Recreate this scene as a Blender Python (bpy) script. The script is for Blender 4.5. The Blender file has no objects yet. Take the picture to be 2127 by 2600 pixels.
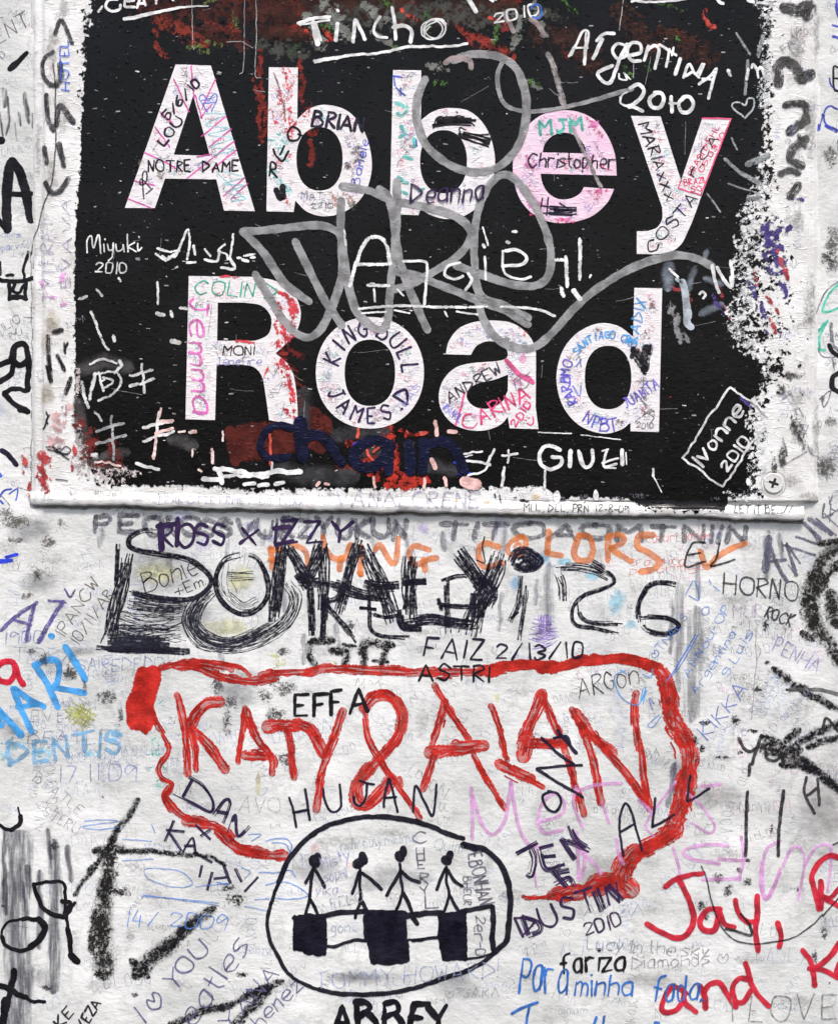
import bpy, math, random
import numpy as np
from mathutils.geometry import tessellate_polygon
from mathutils import Vector
R = math.radians
sc = bpy.context.scene
COL = sc.collection
S = 0.00025                      # metres per photograph pixel: the wall section in view is about 53 x 65 cm
CX, CY = 1063.5, 1300.0

# ------------------------------------------------------------------ camera, sky, sun, exposure
cam = bpy.data.cameras.new('camera'); camo = bpy.data.objects.new('camera', cam); COL.objects.link(camo)
cam.sensor_fit = 'VERTICAL'; cam.sensor_height = 24.0
DIST = 1.5
cam.lens = 24.0 * DIST / (2600 * S)
cam.clip_start = 0.05; cam.clip_end = 100
camo.location = (0, -DIST, 0); camo.rotation_euler = (R(90), 0, 0)
sc.camera = camo
w = bpy.data.worlds.new('World'); sc.world = w; w.use_nodes = True
nt = w.node_tree; bg = nt.nodes['Background']
sky = nt.nodes.new('ShaderNodeTexSky'); sky.sky_type = 'NISHITA'; sky.sun_disc = False
ELEV, AZ = R(58), R(168)
sky.sun_elevation = ELEV; sky.sun_rotation = AZ; sky.air_density = 1.0; sky.dust_density = 4.0; sky.ozone_density = 1.0
nt.links.new(sky.outputs[0], bg.inputs[0]); bg.inputs[1].default_value = 0.10
sd = bpy.data.lights.new('sun', 'SUN'); so = bpy.data.objects.new('sun', sd); COL.objects.link(so)
sd.energy = 1.5; sd.angle = R(12); sd.color = (1, .975, .94)
dvec = Vector((math.sin(AZ) * math.cos(ELEV), math.cos(AZ) * math.cos(ELEV), math.sin(ELEV)))
so.rotation_euler = dvec.to_track_quat('Z', 'Y').to_euler(); so.location = dvec * 3
sc.view_settings.view_transform = 'Standard'; sc.view_settings.look = 'None'
sc.view_settings.exposure = 0.85; sc.view_settings.gamma = 1
sc.cycles.transparent_max_bounces = 48; sc.cycles.max_bounces = 6
sc.cycles.use_adaptive_sampling = True

# ------------------------------------------------------------------ relief of the painted wall, in photograph pixels
rng = np.random.RandomState(7)
def vn(seed, cell, x, y, ax=1.0):
    g = np.random.RandomState(seed).rand(64, 64)
    fx = x / (cell * ax) + 17.3; fy = y / cell + 9.1
    ix = np.floor(fx).astype(int); iy = np.floor(fy).astype(int)
    tx = fx - ix; ty = fy - iy
    tx = tx * tx * (3 - 2 * tx); ty = ty * ty * (3 - 2 * ty)
    a = g[iy % 64, ix % 64]; b = g[iy % 64, (ix + 1) % 64]; c = g[(iy + 1) % 64, ix % 64]; d = g[(iy + 1) % 64, (ix + 1) % 64]
    return (a * (1 - tx) + b * tx) * (1 - ty) + (c * (1 - tx) + d * tx) * ty
def sst(a, b, x):
    t = np.clip((x - a) / (b - a), 0, 1); return t * t * (3 - 2 * t)
def hwall(x, y):
    return 0.0013 * (vn(1, 170, x, y) - .5) + 0.0011 * (vn(2, 60, x, y, 1.3) - .5) + 0.00034 * (vn(3, 26, x, y, 1.8) - .5)
def lip_y(x):                    # lower edge of the sign's bottom rail (it runs down to the right)
    return 1284 + (x - 83) * 0.0185 + 7.0 * (vn(5, 70, x, x * 0) - .5) + 3.0 * (vn(6, 17, x, x * 0) - .5)
def hboard(x, y):
    e = 0.0034 + 0.00025 * (vn(8, 90, x, y) - .5) + 0.00012 * (vn(9, 24, x, y, 1.6) - .5)
    l = sst(82, 96, x + 4 * vn(11, 40, y, y * 0)) * .0019 + sst(112, 128, x + 6 * vn(12, 50, y, y * 0)) * .0015 + .0009 * np.exp(-((x - 118) / 7.0) ** 2)
    r = sst(2080, 2064, x + 3 * vn(13, 40, y, y * 0)) * .0019 + sst(2055, 2047, x) * .0015 + .0008 * np.exp(-((x - 2060) / 6.0) ** 2)
    return np.minimum(np.minimum(l, r) - .0003, e) + .0004 * (vn(14, 35, x, y) - .5) * (1 - sst(130, 190, x) + sst(1980, 2040, x))
def hrail(x, y):
    yb = lip_y(x); t = np.clip((y - (yb - 36)) / 36.0, 0, 1)
    prof = np.where(t < .5, sst(0, .55, t), np.sqrt(np.clip(1 - ((t - .5) / .5) ** 2, 0, 1)))
    return hboard(x, np.minimum(y, 1250)) * np.where(t >= .98, .3, 1.0) + .0018 * prof + .0011 * (vn(15, 34, x, y, 2) - .5) * prof
def W3(x, y, h):
    return np.stack([(x - CX) * S, -h, (CY - y) * S], -1)
WG = [None]
def surf(where, x, y):
    if where == 'wall':                       # the height of the wall mesh itself
        if WG[0] is None:
            gx, gy = np.meshgrid(np.arange(-340, 2470, 6.), np.arange(-340, 2951, 6.)); WG[0] = hwall(gx, gy)
        g = WG[0]; fx = np.clip((x + 340) / 6., 0, g.shape[1] - 1.001); fy = np.clip((y + 340) / 6., 0, g.shape[0] - 1.001)
        ix = fx.astype(int); iy = fy.astype(int); tx = fx - ix; ty = fy - iy
        return (g[iy, ix] * (1 - tx) + g[iy, ix + 1] * tx) * (1 - ty) + (g[iy + 1, ix] * (1 - tx) + g[iy + 1, ix + 1] * tx) * ty
    yb = lip_y(x)
    return np.where(y > yb - 36, hrail(x, y), hboard(x, y))

# ------------------------------------------------------------------ materials
MATS = {}
def ramp(nt, src, lo, hi, olo=0., ohi=1.):
    n = nt.nodes.new('ShaderNodeMapRange'); n.interpolation_type = 'SMOOTHSTEP'
    n.inputs['From Min'].default_value = lo; n.inputs['From Max'].default_value = hi
    n.inputs['To Min'].default_value = olo; n.inputs['To Max'].default_value = ohi
    nt.links.new(src, n.inputs['Value']); return n.outputs[0]
def mth(nt, op, a, b=None, c=None):
    n = nt.nodes.new('ShaderNodeMath'); n.operation = op
    for i, v in enumerate((a, b, c)):
        if v is None: continue
        if isinstance(v, (int, float)): n.inputs[i].default_value = v
        else: nt.links.new(v, n.inputs[i])
    return n.outputs[0]
def px(nt, sx=1., sy=1., off=0.):       # surface position in photograph pixels (real place, 0.25 mm each)
    g = nt.nodes.new('ShaderNodeNewGeometry'); m = nt.nodes.new('ShaderNodeMapping')
    m.inputs['Scale'].default_value = (sx / S, 1 / S * .3, sy / S); m.inputs['Location'].default_value = (off, 0, off)
    nt.links.new(g.outputs['Position'], m.inputs['Vector']); return m.outputs[0]
def noise(nt, vec, scale, detail=3, rough=.55, dist=0.):
    n = nt.nodes.new('ShaderNodeTexNoise'); n.inputs['Scale'].default_value = scale; n.inputs['Detail'].default_value = detail
    n.inputs['Roughness'].default_value = rough; n.inputs['Distortion'].default_value = dist
    nt.links.new(vec, n.inputs['Vector']); return n.outputs['Fac']
def mixc(nt, f, a, b):
    n = nt.nodes.new('ShaderNodeMix'); n.data_type = 'RGBA'
    for i, v in ((0, f), (6, a), (7, b)):
        if isinstance(v, (int, float)): n.inputs[i].default_value = v
        elif isinstance(v, tuple): n.inputs[i].default_value = (*v, 1)
        else: nt.links.new(v, n.inputs[i])
    return n.outputs[2]
def relief(nt, kind):
    """bump shared by a surface and all the ink and paint lying on it"""
    h1 = noise(nt, px(nt, .022, .13), 1.0, 4, .6)               # brush drag, horizontal
    h2 = noise(nt, px(nt, .05, .07, 3), 1.0, 3, .6)
    h3 = noise(nt, px(nt, .3, .34, 5), 1.0, 2)
    if kind == 'wall':
        h = mth(nt, 'ADD', mth(nt, 'MULTIPLY', h1, .30), mth(nt, 'ADD', mth(nt, 'MULTIPLY', h2, 1.25), mth(nt, 'MULTIPLY', h3, .22)))
        dist = .00040
    elif kind == 'board':
        h4 = ramp(nt, noise(nt, px(nt, .06, .16, 9), 1.0, 1), .56, .72)
        h = mth(nt, 'ADD', mth(nt, 'ADD', mth(nt, 'MULTIPLY', h1, .2), mth(nt, 'MULTIPLY', h2, 1.1)), mth(nt, 'ADD', mth(nt, 'MULTIPLY', h4, .45), mth(nt, 'MULTIPLY', h3, .2)))
        dist = .00030
    else:                                                        # 'enamel': small flat runs and pimples that catch the sky
        h4 = ramp(nt, noise(nt, px(nt, .055, .15, 9), 1.0, 1.5), .62, .74)
        h = mth(nt, 'ADD', mth(nt, 'ADD', mth(nt, 'MULTIPLY', h1, .10), mth(nt, 'MULTIPLY', h2, .45)), mth(nt, 'ADD', mth(nt, 'MULTIPLY', h4, 2.5), mth(nt, 'MULTIPLY', h3, .04)))
        dist = .00027
    b = nt.nodes.new('ShaderNodeBump'); b.inputs['Distance'].default_value = dist; b.inputs['Strength'].default_value = 1.0
    nt.links.new(h, b.inputs['Height']); return b.outputs[0]
def newmat(name):
    m = bpy.data.materials.new(name); m.use_nodes = True
    return m, m.node_tree, m.node_tree.nodes['Principled BSDF']
def setc(nt, sock, v):
    if isinstance(v, tuple): sock.default_value = (*v, 1) if len(v) == 3 else v
    elif isinstance(v, (int, float)): sock.default_value = v
    else: nt.links.new(v, sock)

INK = dict(      # r raggedness, amin least cover, cn world noise, sn its scale, cs streak noise, ce centre weight, lo/hi, rough, wx width factor
    marker=dict(r=.30, amin=.90, cn=1, sn=.05, cs=0, ce=0, lo=.35, hi=.6, rough=.5, wx=1.12),
    tag=dict(r=.30, amin=.93, cn=.3, sn=.03, cs=1, ce=0, lo=.55, hi=.9, rough=.45, wx=1.12),
    soft=dict(r=.5, amin=.66, cn=1, sn=.07, cs=0, ce=0, lo=.34, hi=.62, rough=.55, wx=1.15),
    paint=dict(r=.5, amin=.94, cn=1, sn=.2, cs=.3, ce=0, lo=.4, hi=.6, rough=.35, wx=1.1),
    solid=dict(r=.7, amin=.93, cn=1, sn=.06, cs=.5, ce=0, lo=.6, hi=.8, rough=.45, wx=1.15),
    brush=dict(r=1.1, amin=.38, cn=.45, sn=.09, cs=1.6, ce=-.24, lo=.82, hi=.94, rough=.5, vs=5.5, wx=1.04),
    dry=dict(r=.9, amin=.15, cn=.8, sn=.12, cs=1.0, ce=.12, lo=.84, hi=1.02, rough=.5, vs=4, wx=1.2),
    char=dict(r=1.6, amin=.15, cn=2.0, sn=.085, cs=.45, ce=.40, lo=1.36, hi=1.72, rough=.9, det=8, dr=.76, wx=1.25, dist=1.3, ep=.45),
    grit=dict(r=1.2, amin=0., cn=2.2, sn=.085, cs=0, ce=.50, lo=1.36, hi=1.66, rough=.9, det=8, dr=.78, wx=1.2, dist=1.3),
    pen=dict(r=.5, amin=.35, cn=1, sn=.09, cs=0, ce=0, lo=.38, hi=.6, rough=.5, wx=1.15),
    chalk=dict(r=1.0, amin=.0, cn=1, sn=.11, cs=0, ce=.16, lo=.48, hi=.56, rough=.4, wx=1.15, dr=.75),
    blot=dict(r=1.2, amin=0., cn=2.0, sn=.06, cs=0, ce=.50, lo=1.38, hi=1.48, rough=.45, det=7, dr=.74, wx=1.25),
    fleck=dict(r=1.2, amin=0., cn=2.0, sn=.13, cs=0, ce=.40, lo=1.40, hi=1.48, rough=.45, det=6, dr=.72, wx=1.2),
    haze=dict(r=.3, amin=0., cn=1.6, sn=.022, cs=0, ce=.95, lo=1.0, hi=2.1, rough=.6, det=7, dr=.7),
    drip=dict(r=.5, amin=0., cn=2.0, sn=.030, cs=0, ce=.75, lo=1.25, hi=2.0, rough=.55, sx=3.0, sy=.30, det=6),
)
def ink(kind, col, alpha=1., on='wall'):
    key = (kind, col, alpha, on)
    if key in MATS: return MATS[key]
    p = INK[kind]
    m, nt, b = newmat('%s_%s' % (kind, on))
    uv = nt.nodes.new('ShaderNodeUVMap'); sep = nt.nodes.new('ShaderNodeSeparateXYZ'); nt.links.new(uv.outputs[0], sep.inputs[0])
    U, V = sep.outputs[0], sep.outputs[1]
    av = mth(nt, 'ABSOLUTE', V)
    inner = mth(nt, 'SUBTRACT', 1.0, av)
    nfine = noise(nt, px(nt, p.get('sx', 1), p.get('sy', 1)), .16, 2)
    edge = ramp(nt, mth(nt, 'ADD', inner, mth(nt, 'MULTIPLY', mth(nt, 'SUBTRACT', nfine, .5), p['r'])), -.04, p.get('ep', .12))
    E = mth(nt, 'MULTIPLY', noise(nt, px(nt, p.get('sx', 1), p.get('sy', 1), 11), p['sn'], p.get('det', 5), p.get('dr', .68), p.get('dist', 0)), p['cn'])
    if p['cs']:
        cmb = nt.nodes.new('ShaderNodeCombineXYZ')
        nt.links.new(mth(nt, 'MULTIPLY', U, .016), cmb.inputs[0]); nt.links.new(mth(nt, 'MULTIPLY', V, p.get('vs', 2.6)), cmb.inputs[1])
        E = mth(nt, 'ADD', E, mth(nt, 'MULTIPLY', noise(nt, cmb.outputs[0], 1.6, 3, .6), p['cs']))
    if p['ce']:
        E = mth(nt, 'ADD', E, mth(nt, 'MULTIPLY', mth(nt, 'SUBTRACT', 1.0, mth(nt, 'MULTIPLY', V, V)), p['ce']))
    F = ramp(nt, E, p['lo'], p['hi'], p['amin'], 1.0)
    a = mth(nt, 'MULTIPLY', mth(nt, 'MULTIPLY', edge, F), alpha)
    nt.links.new(a, b.inputs['Alpha'])
    hue = noise(nt, px(nt, 1, 1, 21), .03, 2)
    c2 = tuple(min(1, c * 1.3 + .002) for c in col); c1 = tuple(c * .72 for c in col)
    nt.links.new(mixc(nt, ramp(nt, hue, .35, .65), c1, c2), b.inputs['Base Color'])
    b.inputs['Roughness'].default_value = p['rough']
    b.inputs['Specular IOR Level'].default_value = .16 if on == 'wall' else .2
    m['wx'] = p.get('wx', 1.0)
    nt.links.new(relief(nt, on), b.inputs['Normal'])
    MATS[key] = m; return m

def wall_mat():
    m, nt, b = newmat('white_wall_paint')
    base = mixc(nt, ramp(nt, noise(nt, px(nt, .7, .5), .0032, 5, .62), .38, .62), (.665, .675, .66), (.82, .825, .81))
    # weathered vertical grey runs, finger grime, faint colour left of old pens under thin white coats
    run = ramp(nt, noise(nt, px(nt, 1.0, .12, 4), .012, 5, .65), .54, .78)
    base = mixc(nt, mth(nt, 'MULTIPLY', run, .34), base, (.36, .37, .41))
    gr = ramp(nt, noise(nt, px(nt, 1, .7, 8), .014, 8, .78, .8), .50, .66)
    base = mixc(nt, mth(nt, 'MULTIPLY', gr, .42), base, (.36, .36, .35))
    for off, col, lo in ((31, (.35, .42, .75), .60), (47, (.62, .38, .60), .63), (59, (.66, .66, .42), .60), (71, (.35, .62, .55), .66), (83, (.70, .32, .30), .67)):
        t = ramp(nt, noise(nt, px(nt, 1, .6, off), .007, 7, .7, .6), lo, lo + .12)
        base = mixc(nt, mth(nt, 'MULTIPLY', t, .38), base, col)
    sp = ramp(nt, noise(nt, px(nt, 1, 1, 90), .10, 5, .75), .63, .70)
    base = mixc(nt, mth(nt, 'MULTIPLY', sp, .55), base, (.10, .10, .11))
    hair = noise(nt, px(nt, .25, 1.3, 95), .05, 5, .7)
    base = mixc(nt, ramp(nt, hair, .55, .75, 0, .08), base, (.42, .43, .45))
    setc(nt, b.inputs['Base Color'], base)
    b.inputs['Roughness'].default_value = .38; b.inputs['Specular IOR Level'].default_value = .4
    nt.links.new(relief(nt, 'wall'), b.inputs['Normal']); return m
def board_mat():
    m, nt, b = newmat('white_board_paint')
    base = mixc(nt, ramp(nt, noise(nt, px(nt, 1, 1), .01, 6, .65), .4, .62), (.74, .73, .71), (.88, .88, .87))
    t = ramp(nt, noise(nt, px(nt, 1, 1, 33), .02, 7, .7), .57, .70)
    base = mixc(nt, mth(nt, 'MULTIPLY', t, .45), base, (.36, .34, .33))
    t = ramp(nt, noise(nt, px(nt, 1, .5, 53), .012, 7, .7), .62, .74)
    base = mixc(nt, mth(nt, 'MULTIPLY', t, .45), base, (.70, .45, .45))
    setc(nt, b.inputs['Base Color'], base)
    b.inputs['Roughness'].default_value = .35
    nt.links.new(relief(nt, 'board'), b.inputs['Normal']); return m
def black_mat():
    m, nt, b = newmat('glossy_black_sign_paint')
    at = nt.nodes.new('ShaderNodeAttribute'); at.attribute_name = 'cover'
    n = mth(nt, 'ADD', mth(nt, 'MULTIPLY', noise(nt, px(nt, 1, 1.15), .042, 6, .74), 1.0), mth(nt, 'MULTIPLY', noise(nt, px(nt, 1, 1, 7), .13, 3, .6), .45))
    n = mth(nt, 'ADD', mth(nt, 'MULTIPLY', mth(nt, 'SUBTRACT', n, .725), 4.6), .5)
    a = ramp(nt, mth(nt, 'SUBTRACT', at.outputs['Fac'], n), -.02, .05)
    nt.links.new(a, b.inputs['Alpha'])
    base = mixc(nt, ramp(nt, noise(nt, px(nt, 1, 1, 3), .006, 5), .4, .65), (.0022, .0022, .0030), (.0055, .0052, .007))
    scr = ramp(nt, noise(nt, px(nt, .35, 2.2, 13), .05, 6, .75), .64, .76)
    base = mixc(nt, mth(nt, 'MULTIPLY', scr, .35), base, (.10, .10, .12))
    dot = ramp(nt, noise(nt, px(nt, .45, 1.1, 63), .14, 2, .6), .735, .775)  # pale specks in the colour: painted glints and paint flecks
    base = mixc(nt, mth(nt, 'MULTIPLY', dot, .9), base, (.32, .33, .35))
    setc(nt, b.inputs['Base Color'], base)
    b.inputs['Roughness'].default_value = .17; b.inputs['Specular IOR Level'].default_value = .20
    nt.links.new(relief(nt, 'enamel'), b.inputs['Normal']); return m
def letter_mat(name, tint, a=.25):
    m, nt, b = newmat(name)
    base = mixc(nt, ramp(nt, noise(nt, px(nt, 1, 1), .03, 6, .65), .4, .65), (.88, .87, .875), (.78, .76, .77))
    base = mixc(nt, ramp(nt, noise(nt, px(nt, 1, 1, 17), .012, 4), .35, .6, a * .6, a), base, tint)
    f = ramp(nt, noise(nt, px(nt, 1, 1, 27), .06, 8, .78, 1.5), .60, .68)
    base = mixc(nt, mth(nt, 'MULTIPLY', f, .5), base, (.34, .27, .30))
    setc(nt, b.inputs['Base Color'], base)
    b.inputs['Roughness'].default_value = .33
    nt.links.new(relief(nt, 'board'), b.inputs['Normal']); return m

# ------------------------------------------------------------------ objects
def thing(name, label, cat, loc):
    o = bpy.data.objects.new(name, None); COL.objects.link(o); o.location = loc
    o['label'] = label; o['category'] = cat; o.empty_display_size = .05; return o
def sub_empty(name, parent, label=None):
    o = bpy.data.objects.new(name, None); COL.objects.link(o); o.parent = parent; o.empty_display_size = .02
    if label: o['label'] = label
    return o
def base_of(o):
    v = Vector((0, 0, 0))
    while o is not None: v = v + o.location; o = o.parent
    return np.array(v)
def mesh(name, V, F, mat, parent, label=None, uv=None, attr=None, smooth=True, stuff=False):
    me = bpy.data.meshes.new(name)
    V = np.asarray(V, float) - base_of(parent)
    me.from_pydata(V.tolist(), [], F if isinstance(F, list) else F.tolist())
    if uv is not None:
        lay = me.uv_layers.new(name='UVMap'); li = np.empty(len(me.loops), np.int32); me.loops.foreach_get('vertex_index', li)
        lay.data.foreach_set('uv', np.asarray(uv, np.float32)[li].ravel())
    if attr is not None:
        a = me.attributes.new(attr[0], 'FLOAT', 'POINT'); a.data.foreach_set('value', np.asarray(attr[1], np.float32))
    if smooth: me.polygons.foreach_set('use_smooth', [True] * len(me.polygons))
    me.materials.append(mat); me.update()
    o = bpy.data.objects.new(name, me); COL.objects.link(o); o.parent = parent
    if label: o['label'] = label
    if stuff: o['kind'] = 'stuff'
    return o
def grid(xs, ys, hf):
    X, Y = np.meshgrid(xs, ys); X = X.ravel().astype(float); Y = Y.ravel().astype(float)
    nx, ny = len(xs), len(ys)
    i = np.arange(nx * ny).reshape(ny, nx)
    F = np.stack([i[:-1, :-1], i[1:, :-1], i[1:, 1:], i[:-1, 1:]], -1).reshape(-1, 4)
    return X, Y, W3(X, Y, hf(X, Y)), F, i
def skirt(V, F, i, yback):
    ring = np.concatenate([i[0, :], i[1:, -1], i[-1, -2::-1], i[-2:0:-1, 0]])
    n = len(V); B = V[ring].copy(); B[:, 1] = yback
    k = np.arange(len(ring)); k2 = (k + 1) % len(ring)
    Q = np.stack([ring[k], ring[k2], n + k2, n + k], -1)
    Vn = np.concatenate([V, B]); Fl = F.tolist() + Q.tolist() + [(n + k)[::-1].tolist()]
    return Vn, Fl

# wall and sign bodies
MW, MB, MK = wall_mat(), board_mat(), black_mat()
wall = thing('painted_wall', 'white painted wall covered in pen and marker graffiti, behind the black street sign', 'wall', (0, 0, (CY - 4190) * S))
X, Y, V, F, I = grid(np.concatenate([np.arange(-2140, -341, 30.), np.arange(-340, 2470, 6.), np.arange(2480, 4300, 30.)]), np.concatenate([np.arange(-1540, -341, 30.), np.arange(-340, 2951, 6.), np.arange(2960, 4200, 30.)]), hwall)
V, F = skirt(V, F, I, .12)
mesh('wall_face', V, F, MW, wall)
sign = thing('street_sign', 'black street name sign with large white letters, screwed to the white wall and scrawled over', 'street sign', ((1070 - CX) * S, 0, (CY - 1284) * S))
xs = np.concatenate([np.arange(80, 200, 3.), np.arange(200, 1980, 8.), np.arange(1980, 2084, 3.)])
X, Y, V, F, I = grid(xs, np.arange(-340, 1276, 6.), hboard)
V, F = skirt(V, F, I, .0008)
mesh('backboard', V, F, MB, sign)
xs = np.arange(78, 2042, 5.); ts = np.linspace(0, 1, 16)
XX, TT = np.meshgrid(xs, ts); XX = XX.ravel(); TT = TT.ravel()
YY = lip_y(XX) - 36 + 36 * TT
V = W3(XX, YY, hrail(XX, YY) + .00015)
I = np.arange(len(xs) * 16).reshape(16, -1)
F = np.stack([I[:-1, :-1], I[1:, :-1], I[1:, 1:], I[:-1, 1:]], -1).reshape(-1, 4)
V, F = skirt(V, F, I, .0006)
mesh('bottom_rail', V, F, MB, sign, 'rounded white rail along the foot of the sign')

# black field with its worn, painted-over edges
def interp(y, pts): return np.interp(y, [p[0] for p in pts], [p[1] for p in pts])
def cover(x, y):
    Ls = interp(y, [(-340, 262), (0, 262), (60, 255), (110, 235), (250, 222), (330, 216), (430, 214), (520, 205), (640, 200), (1080, 198), (1190, 300), (1240, 330)])
    Lo = interp(y, [(-340, 196), (0, 186), (100, 190), (220, 196), (420, 196), (520, 186), (1240, 182)])
    Rs = interp(y, [(-340, 1945), (0, 1925), (300, 1920), (430, 1900), (500, 1855), (560, 1815), (700, 1785), (880, 1800), (940, 1925), (985, 1895), (1060, 1862), (1200, 1880), (1300, 1890)])
    Ro = interp(y, [(-340, 1995), (0, 1985), (380, 1985), (520, 2035), (640, 2085), (860, 2085), (950, 2045), (1000, 1990), (1100, 1970), (1300, 1940)])
    B = interp(x, [(0, 1236), (520, 1240), (560, 1244), (620, 1250), (900, 1246), (1380, 1243), (1410, 1268), (1560, 1270), (1600, 1274), (1640, 1296), (1740, 1302), (1835, 1304), (1845, 1268), (1950, 1262)])
    a = np.clip((x - Lo) / (Ls - Lo), 0, 1); b = np.clip((Ro - x) / (Ro - Rs), 0, 1); c = np.clip((B + 10 - y) / 26., 0, 1)
    m = np.minimum(np.minimum(a, b), c)
    return 1.5 * m - .45 + 2.2 * np.clip((m - .8) / .2, 0, 1)
X, Y, V, F, I = grid(np.arange(180, 2066, 7.), np.arange(-340, 1312, 6.), lambda x, y: surf('sign', x, y) + .00022)
mesh('black_field', V, F, MK, sign, 'glossy black field of the sign, worn white along its right edge', attr=('cover', cover(X, Y)))

# ------------------------------------------------------------------ strokes
TILE = {'a': (0, 0, 2.4111), 'b': (700, 0, 2.4111), 'c': (1407, 0, 2.4111), 'd': (0, 640, 2.4111), 'e': (700, 640, 2.4111), 'f': (1407, 640, 2.4111),
        'g': (0, 1280, 2.4111), 'h': (700, 1280, 2.4111), 'i': (1407, 1280, 2.4111), 'j': (0, 1940, 2.4111), 'k': (700, 1940, 2.4111), 'l': (1407, 1940, 2.4111),
        'm': (560, 100, 1.3354), 'n': (300, 1640, 1.736), 'o': (1000, 1640, 1.736), 'p': (240, 1290, 1.736), 'q': (560, 1040, 1.578)}
rnd = random.Random(3)
LAYER = [0]
def pts_of(s): 
    v = [float(t) for t in s.replace(',', ' ').split()]
    return np.array(v).reshape(-1, 2)
def catmull(P, step):
    if len(P) < 3: 
        n = max(2, int(np.hypot(*(P[-1] - P[0])) / step) + 1)
        t = np.linspace(0, 1, n)[:, None]; return P[0] * (1 - t) + P[-1] * t
    closed = np.allclose(P[0], P[-1])
    Q = np.vstack([P[-2] if closed else 2 * P[0] - P[1], P, P[1] if closed else 2 * P[-1] - P[-2]])
    out = []
    for i in range(1, len(Q) - 2):
        p0, p1, p2, p3 = Q[i - 1:i + 3]; n = max(2, int(np.hypot(*(p2 - p1)) / step) + 1)
        t = np.linspace(0, 1, n, endpoint=False)[:, None]
        out.append(.5 * ((2 * p1) + (-p0 + p2) * t + (2 * p0 - 5 * p1 + 4 * p2 - p3) * t ** 2 + (-p0 + 3 * p1 - 3 * p2 + p3) * t ** 3))
    out.append(P[-1:]); return np.vstack(out)
def lin(P, step):
    out = []
    for a, b in zip(P[:-1], P[1:]):
        n = max(1, int(np.hypot(*(b - a)) / step)); t = np.linspace(0, 1, n, endpoint=False)[:, None]; out.append(a * (1 - t) + b * t)
    out.append(P[-1:]); return np.vstack(out)
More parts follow.
